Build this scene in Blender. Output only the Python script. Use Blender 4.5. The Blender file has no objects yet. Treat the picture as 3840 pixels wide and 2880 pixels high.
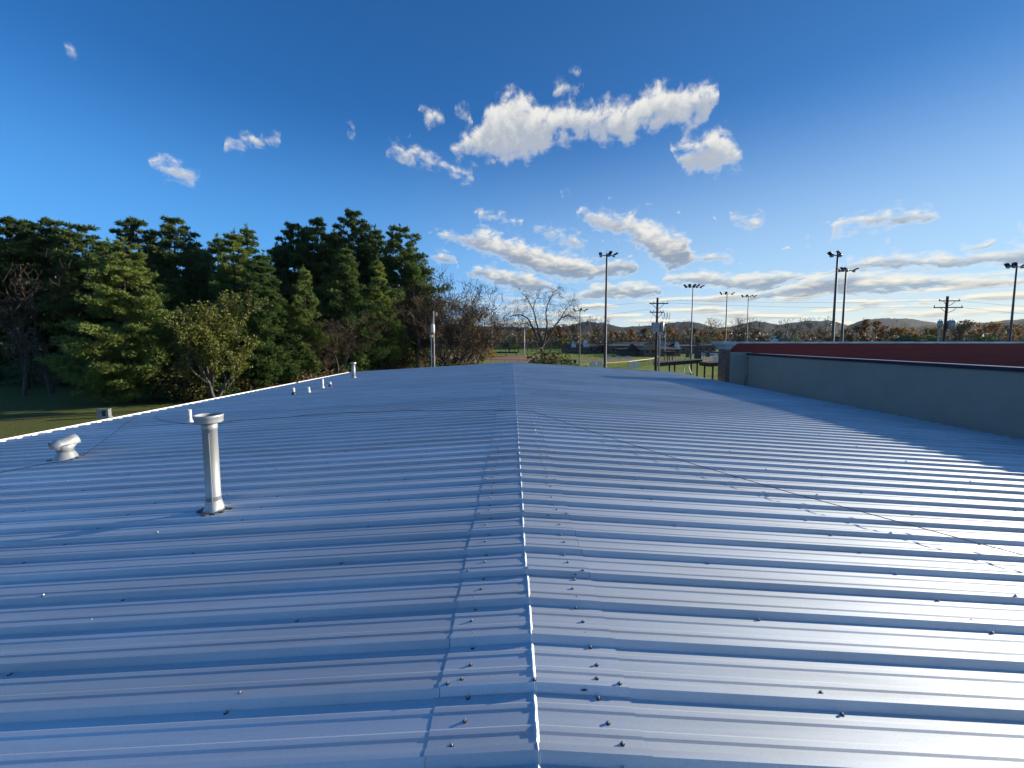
import bpy, math, random
import numpy as np
from mathutils import Vector, Matrix

R = math.radians
scene = bpy.context.scene
COL = scene.collection
rnd = random.Random(7)

# ------------------------------------------------------------------ camera
F = 864.0                      # focal length in units of a 2212-wide picture
TH = R(4.4)                    # pitch down
CAM = Vector((-0.10, 0.0, 5.60))
YO = 735.5 + F * math.tan(TH)  # picture row of the optical axis
cam_data = bpy.data.cameras.new("camera")
cam_data.sensor_width = 36.0
cam_data.lens = F / 2212.0 * 36.0
cam_data.shift_y = (YO - 829.5) / 2212.0
cam_data.clip_start = 0.05
cam_data.clip_end = 20000.0
cam = bpy.data.objects.new("camera", cam_data)
cam.location = CAM
cam.rotation_euler = (R(90) - TH, 0, 0)
COL.objects.link(cam)
scene.camera = cam

# ------------------------------------------------------------------ light
SUN_EL = R(13.0)
SUN_AZ = R(21.0)               # how far the sun stands in front of +X, towards +Y
SUN_DIR = Vector((math.cos(SUN_AZ) * math.cos(SUN_EL), math.sin(SUN_AZ) * math.cos(SUN_EL), math.sin(SUN_EL)))
sun_data = bpy.data.lights.new("sun", 'SUN')
sun_data.energy = 5.0
sun_data.angle = R(0.55)
sun_data.color = (1.0, 0.92, 0.78)
sun = bpy.data.objects.new("sun", sun_data)
sun.rotation_euler = (-SUN_DIR).to_track_quat('-Z', 'Y').to_euler()
sun.location = (30, 10, 40)
COL.objects.link(sun)

scene.view_settings.view_transform = 'Standard'
scene.view_settings.look = 'None'
scene.view_settings.gamma = 1.0
EXPO = 0.68                    # the phone exposed for the shaded side of the trees
scene.view_settings.exposure = EXPO
scene.cycles.use_denoising = True
scene.cycles.use_adaptive_sampling = True
scene.cycles.adaptive_threshold = 0.025
scene.cycles.max_bounces = 5
scene.cycles.diffuse_bounces = 2
scene.cycles.glossy_bounces = 3
scene.cycles.transmission_bounces = 3
scene.cycles.transparent_max_bounces = 12
scene.cycles.volume_bounces = 0
scene.cycles.caustics_reflective = False
scene.cycles.caustics_refractive = False

# ------------------------------------------------------------------ sky
class NT:
    """tiny helper for node trees"""
    def __init__(self, tree):
        self.t = tree; self.n = tree.nodes; self.l = tree.links
    def node(self, kind, **kw):
        nd = self.n.new(kind)
        for k, v in kw.items(): setattr(nd, k, v)
        return nd
    def put(self, sock, v):
        if isinstance(v, bpy.types.NodeSocket): self.l.new(v, sock)
        elif v is not None: sock.default_value = v
    def m(self, op, a, b=None, c=None, clamp=False):
        nd = self.node('ShaderNodeMath', operation=op, use_clamp=clamp)
        self.put(nd.inputs[0], a)
        if b is not None: self.put(nd.inputs[1], b)
        if c is not None: self.put(nd.inputs[2], c)
        return nd.outputs[0]
    def mr(self, v, a, b, c=0.0, d=1.0, smooth=True):
        nd = self.node('ShaderNodeMapRange', interpolation_type='SMOOTHSTEP' if smooth else 'LINEAR')
        self.put(nd.inputs[0], v)
        for i, x in zip((1, 2, 3, 4), (a, b, c, d)): self.put(nd.inputs[i], x)
        return nd.outputs[0]
    def comb(self, x, y, z):
        nd = self.node('ShaderNodeCombineXYZ')
        for i, v in enumerate((x, y, z)): self.put(nd.inputs[i], v)
        return nd.outputs[0]
    def noise(self, vec, scale, detail=4.0, rough=0.55, dist=0.0, dim='3D'):
        nd = self.node('ShaderNodeTexNoise', noise_dimensions=dim)
        self.put(nd.inputs['Vector'], vec)
        nd.inputs['Scale'].default_value = scale
        nd.inputs['Detail'].default_value = detail
        nd.inputs['Roughness'].default_value = rough
        nd.inputs['Distortion'].default_value = dist
        return nd.outputs[0]
    def mix(self, f, a, b, kind='MIX'):
        nd = self.node('ShaderNodeMix', data_type='RGBA', blend_type=kind)
        self.put(nd.inputs[0], f); self.put(nd.inputs[6], a); self.put(nd.inputs[7], b)
        return nd.outputs[2]
    def ramp(self, f, stops):
        nd = self.node('ShaderNodeValToRGB')
        el = nd.color_ramp.elements
        while len(el) < len(stops): el.new(0.5)
        for e, (p, c) in zip(el, stops):
            e.position = p; e.color = (*c, 1) if len(c) == 3 else c
        self.put(nd.inputs[0], f)
        return nd.outputs[0]

AZL = R(62.0)
def az_of(x): return math.atan2((x - 1106.0) / F, 1.0)
def el_of(x, y): return (735.5 - y) / F * math.cos(az_of(x))     # tangent of the elevation
EL_TOP = 0.85

# rows of cloud seen from the roof: (x, top, bottom) along each bank; None starts a new bank
CLOUDS = [
    # big bank, upper right
    [(965,338,340),(985,324,352),(1030,296,360),(1048,250,362),(1080,224,362),(1110,216,364),(1140,232,366),(1165,248,352),(1200,256,318),(1250,252,318),(1290,252,322),(1320,246,326),(1345,240,334),(1375,224,312),(1400,210,306),(1440,206,304),(1480,212,292),(1505,204,276),(1524,222,246)],
    # cloudlets above and the ragged one to its right
    [(912,258,262),(930,258,284),(950,262,294),(968,284,290),None,(986,254,258),(1000,252,272),(1016,262,290),(1022,284,290),None,(1186,234,236),(1204,212,236),(1232,206,234),(1252,214,222),None,(1446,352,360),(1468,318,386),(1500,302,384),(1530,292,386),(1560,304,384),(1584,330,382),(1592,352,360)],
    [(1212,190,192),(1232,178,194),(1262,182,186)],
    # left puffs
    [(160,142,146),(200,140,158),(240,152,158),None,(336,362,364),(355,356,374),(385,358,404),(425,366,406),(456,384,390),None,(502,326,332),(520,304,340),(560,310,342),(600,312,338),(628,324,336),None,(756,294,300),(766,286,306),(776,292,300),None,(836,336,340),(870,332,366),(910,334,374),(945,356,376),(985,380,394),(1016,380,398),(1024,390,394)],
    [(176,392,396),(200,386,402),(224,392,398),None,(386,264,266),(412,260,272),(438,266,270),None,(404,436,438),(440,416,440),(466,430,438),None,(618,308,312),(632,302,316),(642,308,312),None,(1200,430,434),(1222,424,446),(1234,436,440),None,(1284,434,440),(1310,430,444),(1338,434,438),None,(1468,414,418),(1484,408,420),(1500,412,416)],
    # middle bank: climbs down from the left, then the bank to the right of it
    [(930,508,516),(960,506,524),(990,508,530),(1010,502,540),(1050,500,556),(1100,516,576),(1150,530,596),(1200,546,606),(1240,556,612),(1280,566,616),(1330,556,604),(1360,560,600)],
    [(1240,464,470),(1262,462,484),(1300,464,510),(1350,466,524),(1400,480,560),(1440,500,592),(1470,504,580),(1486,544,576),(1505,556,570),(1560,550,566),(1582,556,562)],
    [(1030,466,474),(1062,468,486),(1100,482,492),(1124,478,492),None,(1150,492,498),(1180,496,516),(1220,506,536),(1250,516,548),(1262,530,540),None,(1562,474,480),(1590,466,494),(1610,474,516),(1638,478,490),None,(1702,526,530),(1730,518,530),(1766,524,530),None,(1760,500,510),(1790,484,516),(1830,470,512),(1880,462,500),(1940,458,494),(2000,466,486),(2014,472,478)],
    # low bank over the bare trees and on to the right
    [(930,552,560),(950,546,572),(985,556,568),None,(1004,588,594),(1030,574,604),(1090,582,626),(1150,590,638),(1180,606,632),(1200,620,640),None,(1430,604,612),(1470,592,618),(1520,584,622),(1570,594,630),(1620,592,636),(1680,586,622),(1725,592,606),None,(1790,520,524),(1840,530,540),(1862,524,534)],
    # dark long bank, right
    [(1240,640,646),(1290,612,650),(1360,610,648),(1410,616,640),(1424,624,630),None,(1500,640,644),(1600,634,654),(1680,616,650),(1750,592,644),(1820,584,640),(1920,590,636),(2020,596,628),(2120,600,626),(2230,596,620),(2400,590,640)],
    [(1630,602,606),(1720,596,612),(1760,592,606),(1800,576,592),(1860,556,588),(1920,548,588),(1980,554,590),(2060,548,586),(2140,540,580),(2230,528,574),(2500,500,590)],
    [(2160,504,508),(2190,500,522),(2240,496,526),None,(1880,522,526),(1900,510,524),(1916,520,524),None,(2040,540,550),(2100,526,548),(2160,516,540),(2230,508,530)],
]

world = bpy.data.worlds.new("World")
scene.world = world
world.use_nodes = True
world.cycles.sampling_method = 'NONE'
world.cycles.sample_map_resolution = 512
w = NT(world.node_tree)
w.n.clear()
sky = w.node('ShaderNodeTexSky', sky_type='NISHITA')
sky.sun_disc = False
sky.sun_elevation = SUN_EL
sky.sun_rotation = R(90) - SUN_AZ
sky.altitude = 200.0
sky.air_density = 0.75
sky.dust_density = 0.05
sky.ozone_density = 2.0
geo = w.node('ShaderNodeNewGeometry')
sep = w.node('ShaderNodeSeparateXYZ')
w.l.new(w.node('ShaderNodeTexCoord').outputs['Generated'], sep.inputs[0])
dx, dy, dz = sep.outputs
azs = w.m('ARCTAN2', dx, dy)
# beyond the frame the same weather goes on (mirrored)
azp = w.m('SUBTRACT', w.m('PINGPONG', w.m('ADD', azs, AZL), 2 * AZL), AZL)
hor = w.m('SQRT', w.m('ADD', w.m('MULTIPLY', dx, dx), w.m('MULTIPLY', dy, dy)))
te = w.m('DIVIDE', dz, w.m('MAXIMUM', hor, 0.05))
# low clouds are seen edge-on: stretch the noise with height
ylog = w.m('MULTIPLY', w.m('LOGARITHM', w.m('MAXIMUM', w.m('ADD', te, 0.07), 0.01), 2.71828), 0.50)
nvec = w.comb(azp, ylog, 0.0)
n_big = w.noise(nvec, 11.0, 3.0, 0.5, 0.2)
n_mid = w.noise(nvec, 34.0, 4.0, 0.58, 0.35)
n_fine = w.noise(nvec, 95.0, 3.0, 0.6, 0.2)
w1 = w.m('SUBTRACT', n_big, 0.5)
w2 = w.m('SUBTRACT', n_mid, 0.5)
w3 = w.m('SUBTRACT', n_fine, 0.5)
warp_a = w.m('ADD', azp, w.m('MULTIPLY', w1, 0.05))
wsize = w.mr(te, 0.03, 0.40, 0.25, 1.0)
warp_e = w.m('ADD', te, w.m('MULTIPLY', wsize, w.m('MULTIPLY', w1, -0.06)))
puff = w.m('MULTIPLY', wsize, w.m('ADD', w.m('MULTIPLY', w2, 0.115), w.m('MULTIPLY', w3, 0.016)))
af = w.m('MULTIPLY_ADD', warp_a, 0.5 / AZL, 0.5)

def curve(fac, pts):
    nd = w.node('ShaderNodeFloatCurve')
    cm = nd.mapping; cm.use_clip = True
    c = cm.curves[0]
    pts = sorted(pts)
    c.points[0].location = pts[0]; c.points[1].location = pts[-1]
    for p in pts[1:-1]: c.points.new(*p)
    for p in c.points: p.handle_type = 'AUTO_CLAMPED' if False else 'VECTOR'
    cm.update()
    w.put(nd.inputs['Value'], fac)
    return nd.outputs[0]

dens = None; hgt = None; thick = None
TSC = 10.0
for irow, row in enumerate(CLOUDS):
    thin = {3: 0.80, 4: 0.60, 2: 0.8}.get(irow, 1.0)
    mids, ths = [], []
    banks, cur = [], []
    for p in row + [None]:
        if p is None:
            if cur: banks.append(cur)
            cur = []
        else: cur.append(p)
    banks.sort(key=lambda b: b[0][0])
    last = 0.0
    for b in banks:
        for i, (x, yt, yb) in enumerate(b):
            fa = min(max(az_of(x) / (2 * AZL) + 0.5, 0.001), 0.999)
            mid = el_of(x, (yt + yb) / 2) / EL_TOP
            th = abs(el_of(x, yt) - el_of(x, yb)) / 2 * TSC * (thin if x < 800 or irow != 3 else 1.0)
            if i == 0:
                mids.append((fa - 0.006, mid)); ths.append((fa - 0.006, 0.0))
            mids.append((fa, mid)); ths.append((fa, th))
            if i == len(b) - 1:
                if fa < 0.985:
                    mids.append((fa + 0.006, mid)); ths.append((fa + 0.006, 0.0))
    mids = [(0.0, mids[0][1])] + mids + [(1.0, mids[-1][1])]
    ths = [(0.0, 0.0)] + ths + [(1.0, ths[-1][1])]
    mid = w.m('MULTIPLY', curve(af, mids), EL_TOP)
    th = w.m('MULTIPLY', curve(af, ths), 1.0 / TSC)
    th = w.m('SUBTRACT', th, w.mr(th, 0.005, 0.0008, 0.0, 0.15))
    t = w.m('SUBTRACT', warp_e, mid)                 # height above the bank's middle
    d = w.m('SUBTRACT', th, w.m('ABSOLUTE', t))      # >0 inside
    rel = w.m('DIVIDE', t, w.m('MAXIMUM', th, 0.004))
    if dens is None: dens, hgt = d, rel
    else:
        sel = w.m('GREATER_THAN', d, dens)
        nd = w.node('ShaderNodeMix', data_type='FLOAT')
        w.put(nd.inputs[0], sel); w.put(nd.inputs[2], hgt); w.put(nd.inputs[3], rel)
        hgt = nd.outputs[0]
        dens = w.m('MAXIMUM', dens, d)
# fine streaks near the horizon, thicker towards the sun
sv = w.comb(w.m('MULTIPLY', azp, 1.0), w.m('MULTIPLY', te, 9.0), 3.7)
n_str = w.noise(sv, 9.0, 5.0, 0.58, 0.25)
str_mask = w.m('MULTIPLY', w.m('MULTIPLY', w.mr(te, 0.135, 0.08), w.m('GREATER_THAN', te, 0.0)), w.mr(azp, -0.45, 0.35, 0.25, 1.0))
streak = w.m('MULTIPLY', w.mr(n_str, 0.455, 0.585), str_mask)
streak_g = w.mr(w.noise(w.comb(azp, w.m('MULTIPLY', w.m('ADD', te, 0.006), 9.0), 3.7), 9.0, 3.0, 0.5, 0.25), 0.46, 0.60)
soft = w.mr(te, 0.05, 0.45, 0.008, 0.034)
dn = w.m('ADD', dens, puff)
nd = w.node('ShaderNodeMapRange', interpolation_type='SMOOTHSTEP')
w.put(nd.inputs[0], dn)
w.put(nd.inputs[1], w.m('MULTIPLY', soft, -0.35)); w.put(nd.inputs[2], w.m('MULTIPLY', soft, 1.0))
alpha = w.m('MULTIPLY', nd.outputs[0], w.mr(dn, 0.0, 0.030, 0.62, 0.98))
# sunlit tops and rims, grey bellies
belly = w.m('MULTIPLY', w.mr(w.m('ADD', hgt, w.m('ADD', w.m('MULTIPLY', w2, 1.9), w.m('MULTIPLY', w1, 2.0))), 0.75, -0.45), w.mr(w.m('DIVIDE', dn, wsize), 0.0, 0.030))
lowgrey = w.mr(te, 0.36, 0.12)
CL_W = (0.86, 0.85, 0.81, 1); CL_G = (0.44, 0.49, 0.57, 1); CL_D = (0.25, 0.31, 0.41, 1)
rimwarm = w.mix(w.mr(te, 0.30, 0.03), CL_W, (1.02, 0.95, 0.76, 1))
grey = w.mix(lowgrey, CL_G, CL_D)
ccol = w.mix(belly, rimwarm, grey)
scol = w.mix(w.m('MULTIPLY', streak_g, 0.68), (1.02, 0.95, 0.74, 1), (0.26, 0.33, 0.43, 1))
# Nishita, then the colour the phone gives a clear autumn sky
SKY_S = 0.10
base = w.mix(1.0, sky.outputs[0], (SKY_S * 0.37, SKY_S * 1.32, SKY_S * 2.16, 1), 'MULTIPLY')
sunny = w.mr(w.m('ADD', w.m('MULTIPLY', dx, SUN_DIR.x), w.m('MULTIPLY', dy, SUN_DIR.y)), -0.2, 1.0)
hcol = w.mix(sunny, (0.15, 0.47, 0.95, 1), (0.58, 0.77, 0.90, 1))
hcol = w.mix(w.m('MULTIPLY', sunny, w.mr(te, 0.13, 0.0, 0.0, 0.9)), hcol, (0.92, 0.87, 0.68, 1))
base = w.mix(w.m('MULTIPLY', sunny, 0.62), base, w.mix(1.0, sky.outputs[0], (SKY_S * 0.46, SKY_S * 0.78, SKY_S * 0.98, 1), 'MULTIPLY'))
base = w.mix(w.mr(te, 0.54, -0.06, 0.0, 0.95), base, hcol)
n_fl = w.noise(w.comb(w.m('ADD', azp, 4.3), ylog, 2.2), 30.0, 4.0, 0.6, 0.4)
fleck = w.m('MULTIPLY', w.mr(n_fl, 0.655, 0.74), w.m('MULTIPLY', w.mr(te, 0.36, 0.28), w.m('MULTIPLY', w.mr(te, 0.12, 0.2), w.m('MULTIPLY', w.mr(azp, -0.1, 0.05, 0.0, 0.7), w.mr(azp, 0.75, 0.6)))))
base = w.mix(fleck, base, CL_W)
skyc = w.mix(streak, base, scol)
skyc = w.mix(alpha, skyc, ccol)
bg = w.node('ShaderNodeBackground')
w.l.new(skyc, bg.inputs['Color'])
bg.inputs['Strength'].default_value = 2.0 ** -EXPO
w.l.new(bg.outputs[0], w.node('ShaderNodeOutputWorld').inputs[0])

# ------------------------------------------------------------------ helpers
def ray(x, y):
    """world direction through picture point (x, y) of the 2212-wide photograph"""
    c = Vector(((x - 1106.0) / F, (YO - y) / F, 1.0))
    fwd = Vector((0, math.cos(TH), -math.sin(TH))); up = Vector((0, math.sin(TH), math.cos(TH)))
    return Vector((1, 0, 0)) * c.x + up * c.y + fwd
def at(x, y, Y):
    """point at distance Y (metres along +Y) seen at picture point (x, y)"""
    d = ray(x, y)
    return CAM + d * ((Y - CAM.y) / d.y)
def on_ground(x, y, z=0.0):
    d = ray(x, y)
    return CAM + d * ((z - CAM.z) / d.z)

class MB:
    """collects shapes, then becomes one mesh object"""
    def __init__(self): self.v = []; self.f = []
    def add(self, vs, fs):
        o = len(self.v)
        self.v.extend([tuple(p) for p in vs])
        self.f.extend([tuple(i + o for i in f) for f in fs])
        return self
    def box(self, a, b):
        (x0, y0, z0), (x1, y1, z1) = a, b
        return self.add([(x0,y0,z0),(x1,y0,z0),(x1,y1,z0),(x0,y1,z0),(x0,y0,z1),(x1,y0,z1),(x1,y1,z1),(x0,y1,z1)],
                        [(3,2,1,0),(4,5,6,7),(0,1,5,4),(1,2,6,5),(2,3,7,6),(3,0,4,7)])
    def obox(self, c, size, rot=None):
        """oriented box: centre, size, rotation Matrix"""
        c = Vector(c); h = [s / 2 for s in size]
        m = rot.to_3x3() if rot is not None else Matrix.Identity(3)
        vs = [c + m @ Vector((sx*h[0], sy*h[1], sz*h[2])) for sz in (-1,1) for sx, sy in ((-1,-1),(1,-1),(1,1),(-1,1))]
        return self.add(vs, [(3,2,1,0),(4,5,6,7),(0,1,5,4),(1,2,6,5),(2,3,7,6),(3,0,4,7)])
    def tube(self, pts, rad, n=6, cap=True):
        pts = [Vector(p) for p in pts]
        rad = rad if isinstance(rad, (list, tuple)) else [rad] * len(pts)
        o = len(self.v)
        u = None
        for i, p in enumerate(pts):
            t = (pts[min(i+1, len(pts)-1)] - pts[max(i-1, 0)])
            t = t.normalized() if t.length > 1e-9 else Vector((0,0,1))
            if u is None:
                u = t.orthogonal().normalized()
            else:
                u = (u - t * u.dot(t))
                u = u.normalized() if u.length > 1e-6 else t.orthogonal().normalized()
            w_ = t.cross(u)
            for k in range(n):
                a = 2 * math.pi * k / n
                self.v.append(tuple(p + (u * math.cos(a) + w_ * math.sin(a)) * rad[i]))
        for i in range(len(pts) - 1):
            for k in range(n):
                a, b = o + i*n + k, o + i*n + (k+1) % n
                self.f.append((a, b, b + n, a + n))
        if cap:
            self.f.append(tuple(o + k for k in range(n))[::-1])
            self.f.append(tuple(o + (len(pts)-1)*n + k for k in range(n)))
        return self
    def lathe(self, prof, n=24, origin=(0,0,0), cap=True):
        """profile [(r, z)] spun round the z axis"""
        ox, oy, oz = origin; o = len(self.v)
        for r, z in prof:
            for k in range(n):
                a = 2 * math.pi * k / n
                self.v.append((ox + r*math.cos(a), oy + r*math.sin(a), oz + z))
        for i in range(len(prof) - 1):
            for k in range(n):
                a, b = o + i*n + k, o + i*n + (k+1) % n
                self.f.append((a, b, b + n, a + n))
        if cap:
            self.f.append(tuple(o + k for k in range(n))[::-1])
            self.f.append(tuple(o + (len(prof)-1)*n + k for k in range(n)))
        return self
    def prism(self, poly, vec):
        """closed polygon pushed along vec"""
        n = len(poly); vec = Vector(vec)
        vs = [Vector(p) for p in poly]; vs += [p + vec for p in vs]
        fs = [tuple(range(n))[::-1], tuple(range(n, 2*n))] + [(i, (i+1) % n, n + (i+1) % n, n + i) for i in range(n)]
        return self.add(vs, fs)
    def mesh(self, name, mat, smooth=False):
        me = bpy.data.meshes.new(name)
        me.from_pydata(self.v, [], self.f)
        if mat: me.materials.append(mat)
        if smooth: me.polygons.foreach_set('use_smooth', [True] * len(me.polygons))
        me.update()
        return me
    def build(self, name, mat, parent=None, smooth=False, loc=None):
        return link(name, self.mesh(name, mat, smooth), parent, loc)

def link(name, me, parent=None, loc=None):
    o = bpy.data.objects.new(name, me)
    COL.objects.link(o)
    if parent is not None: o.parent = parent
    if loc is not None: o.location = loc
    return o
def tag(o, label=None, cat=None, group=None, kind=None):
    if label: o['label'] = label
    if cat: o['category'] = cat
    if group: o['group'] = group
    if kind: o['kind'] = kind
    return o
def thing(name, label, cat, loc=(0,0,0), rz=0.0, group=None):
    o = bpy.data.objects.new(name, None)
    o.empty_display_size = 0.3
    COL.objects.link(o); o.location = loc; o.rotation_euler = (0, 0, rz)
    return tag(o, label, cat, group)
def dup(root, loc, rz=0.0, scale=1.0, label=None, group=None, cat=None):
    r = root.copy(); COL.objects.link(r)
    r.location = loc; r.rotation_euler = (0, 0, rz)
    r.scale = (scale,)*3 if not isinstance(scale, (tuple, list)) else scale
    tag(r, label, cat, group)
    for ch in list(root.children):
        c = ch.copy(); COL.objects.link(c); c.parent = r
        for g in list(ch.children):
            d = g.copy(); COL.objects.link(d); d.parent = c
    return r

def lin(c): return tuple(((v/255) / 12.92 if v/255 <= 0.04045 else (((v/255) + 0.055) / 1.055) ** 2.4) for v in c)
def material(name, col, rough=0.7, metal=0.0, var=0.0, vscale=3.0, bump=0.0, bscale=20.0, col2=None, spec=0.5, world_pos=False, stretch=None, rnd_var=0.0, detail=5.0):
    """Principled material with procedural colour variation and relief"""
    m = bpy.data.materials.new(name); m.use_nodes = True
    t = NT(m.node_tree); t.n.clear()
    out = t.node('ShaderNodeOutputMaterial'); b = t.node('ShaderNodeBsdfPrincipled')
    t.l.new(b.outputs[0], out.inputs[0])
    if world_pos: vec = t.node('ShaderNodeNewGeometry').outputs['Position']
    else: vec = t.node('ShaderNodeTexCoord').outputs['Object']
    if stretch:
        mp = t.node('ShaderNodeMapping'); mp.inputs['Scale'].default_value = stretch
        t.l.new(vec, mp.inputs[0]); vec = mp.outputs[0]
    c = (*col, 1)
    src = None
    if var > 0 or col2:
        n = t.noise(vec, vscale, detail, 0.6)
        f = t.mr(n, 0.36, 0.64)
        c2 = (*(col2 if col2 else tuple(v * (1 - var) for v in col)), 1)
        src = t.mix(f, c, c2)
    if rnd_var > 0:
        oi = t.node('ShaderNodeObjectInfo')
        hs = t.node('ShaderNodeHueSaturation')
        t.put(hs.inputs['Value'], t.mr(oi.outputs['Random'], 0, 1, 1 - rnd_var, 1 + rnd_var, False))
        t.put(hs.inputs['Color'], src if src is not None else c)
        src = hs.outputs[0]
    if src is not None: t.l.new(src, b.inputs['Base Color'])
    else: b.inputs['Base Color'].default_value = c
    b.inputs['Roughness'].default_value = rough
    b.inputs['Metallic'].default_value = metal
    b.inputs['Specular IOR Level'].default_value = spec
    if bump > 0:
        bp = t.node('ShaderNodeBump'); bp.inputs['Strength'].default_value = min(bump, 1.0)
        bp.inputs['Distance'].default_value = 0.02
        t.l.new(t.noise(vec, bscale, 4.0, 0.6), bp.inputs['Height'])
        t.l.new(bp.outputs[0], b.inputs['Normal'])
    return m

M = {}
M['pvc'] = material('pvc', (0.78, 0.75, 0.72), 0.45, 0, 0.15, 6)
M['white_metal'] = material('white_metal', (0.80, 0.79, 0.76), 0.4, 0, 0.08, 4)
M['grey_metal'] = material('grey_metal', (0.35, 0.36, 0.37), 0.45, 0.4, 0.2, 3)
M['steel_pole'] = material('steel_pole', (0.085, 0.075, 0.075), 0.6, 0.0, 0.25, 1.0)
M['dark_metal'] = material('dark_metal', (0.05, 0.05, 0.055), 0.5, 0.3, 0.2, 3)
M['wood_pole'] = material('wood_pole', (0.075, 0.045, 0.032), 0.85, 0, 0.4, 2.0, stretch=(6, 6, 0.4))
M['black_rubber'] = material('black_rubber', (0.015, 0.015, 0.017), 0.5)
M['sealant'] = material('sealant', (0.12, 0.12, 0.125), 0.4, 0.1, 0.6, 30, bump=0.8, bscale=60)
M['concrete'] = material('concrete', (0.34, 0.33, 0.31), 0.9, 0, 0.25, 2, bump=0.2, bscale=30)
M['glass_dark'] = material('glass_dark', (0.02, 0.025, 0.03), 0.1)

# ------------------------------------------------------------------ the metal roof we stand on
ZR, PITCH, HALF, Y_END, Y_START = 4.00, 0.060, 11.67, 28.75, -2.7
RIB = 0.3048; PAN = 3 * RIB
def roof_z(x): return ZR - PITCH * abs(x)
def on_roof(x, y, off=0.0):
    d = ray(x, y)
    for s in (-1, 1):
        # z = ZR - PITCH*s*X + off
        k = (ZR + off - PITCH * s * CAM.x - CAM.z) / (d.z + PITCH * s * d.x)
        p = CAM + d * k
        if p.x * s >= 0: return p
    return p

def metal(name, base, r0, r1, metallic, dirt=0.15, can=0.35, aniso=0.0):
    """galvanised sheet: faint spangle, water marks down the slope, slight oil-canning"""
    m = bpy.data.materials.new(name); m.use_nodes = True
    t = NT(m.node_tree); t.n.clear()
    out = t.node('ShaderNodeOutputMaterial'); b = t.node('ShaderNodeBsdfPrincipled')
    t.l.new(b.outputs[0], out.inputs[0])
    pos = t.node('ShaderNodeNewGeometry').outputs['Position']
    mp = t.node('ShaderNodeMapping'); mp.inputs['Scale'].default_value = (0.35, 1.6, 1.0); t.l.new(pos, mp.inputs[0])
    blot = t.noise(mp.outputs[0], 1.2, 5.0, 0.6)
    mp2 = t.node('ShaderNodeMapping'); mp2.inputs['Scale'].default_value = (0.6, 22.0, 1.0); t.l.new(pos, mp2.inputs[0])
    streak = t.noise(mp2.outputs[0], 1.0, 3.0, 0.6)
    vo = t.node('ShaderNodeTexVoronoi'); vo.inputs['Scale'].default_value = 190.0; t.l.new(pos, vo.inputs['Vector'])
    sp = t.node('ShaderNodeSeparateColor'); t.l.new(vo.outputs['Color'], sp.inputs[0])
    f = t.m('ADD', t.m('MULTIPLY', t.mr(blot, 0.35, 0.68), 0.6), t.m('MULTIPLY', t.mr(streak, 0.4, 0.7), 0.4))
    c1 = (*base, 1); c2 = (*tuple(v * (1 - dirt) for v in base), 1)
    col = t.mix(f, c1, c2)
    oi = t.node('ShaderNodeObjectInfo')
    hs = t.node('ShaderNodeHueSaturation'); t.put(hs.inputs['Color'], col)
    t.put(hs.inputs['Value'], t.mr(oi.outputs['Random'], 0, 1, 0.93, 1.06, False))
    spk = t.mix(t.m('MULTIPLY', sp.outputs[0], 0.10), hs.outputs[0], (0.3, 0.32, 0.34, 1))
    t.l.new(spk, b.inputs['Base Color'])
    b.inputs['Metallic'].default_value = metallic
    rr = t.m('ADD', t.mr(blot, 0.3, 0.7, r0, r1), t.m('MULTIPLY', sp.outputs[1], 0.05))
    t.l.new(rr, b.inputs['Roughness'])
    mp3 = t.node('ShaderNodeMapping'); mp3.inputs['Scale'].default_value = (0.8, 3.4, 1.0); t.l.new(pos, mp3.inputs[0])
    wav = t.noise(mp3.outputs[0], 1.3, 2.0, 0.5)
    bp = t.node('ShaderNodeBump'); bp.inputs['Strength'].default_value = can; bp.inputs['Distance'].default_value = 0.012
    t.l.new(wav, bp.inputs['Height'])
    t.l.new(bp.outputs[0], b.inputs['Normal'])
    if aniso:                       # rolled sheet: the sheen spreads across the rolling direction
        tg = t.node('ShaderNodeTangent', direction_type='UV_MAP'); tg.uv_map = 'UVMap'
        t.l.new(tg.outputs[0], b.inputs['Tangent'])
        b.inputs['Anisotropic'].default_value = aniso
    return m
def roll_uv(me):
    uv = me.uv_layers.new(name='UVMap')
    for lp in me.loops:
        c = me.vertices[lp.vertex_index].co
        uv.data[lp.index].uv = (c.y, c.x)
    return me
M['roof_sheet'] = metal('roof_sheet', (0.725, 0.76, 0.78), 0.66, 0.74, 0.90, 0.20, 0.24, 0.48)
M['ridge_sheet'] = metal('ridge_sheet', (0.73, 0.765, 0.785), 0.65, 0.73, 0.90, 0.22, 0.25, 0.48)
M['galv'] = metal('galv', (0.50, 0.515, 0.51), 0.42, 0.60, 0.5, 0.45, 0.4)
M['screw'] = material('screw', (0.48, 0.47, 0.46), 0.3, 0.4)
M['washer'] = material('washer', (0.03, 0.03, 0.035), 0.6)
M['trim_white'] = material('trim_white', (0.82, 0.80, 0.76), 0.45, 0, 0.06, 5)
M['wall_cream'] = material('wall_cream', (0.50, 0.47, 0.41), 0.85, 0, 0.12, 1.5, bump=0.2, bscale=40)

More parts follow.
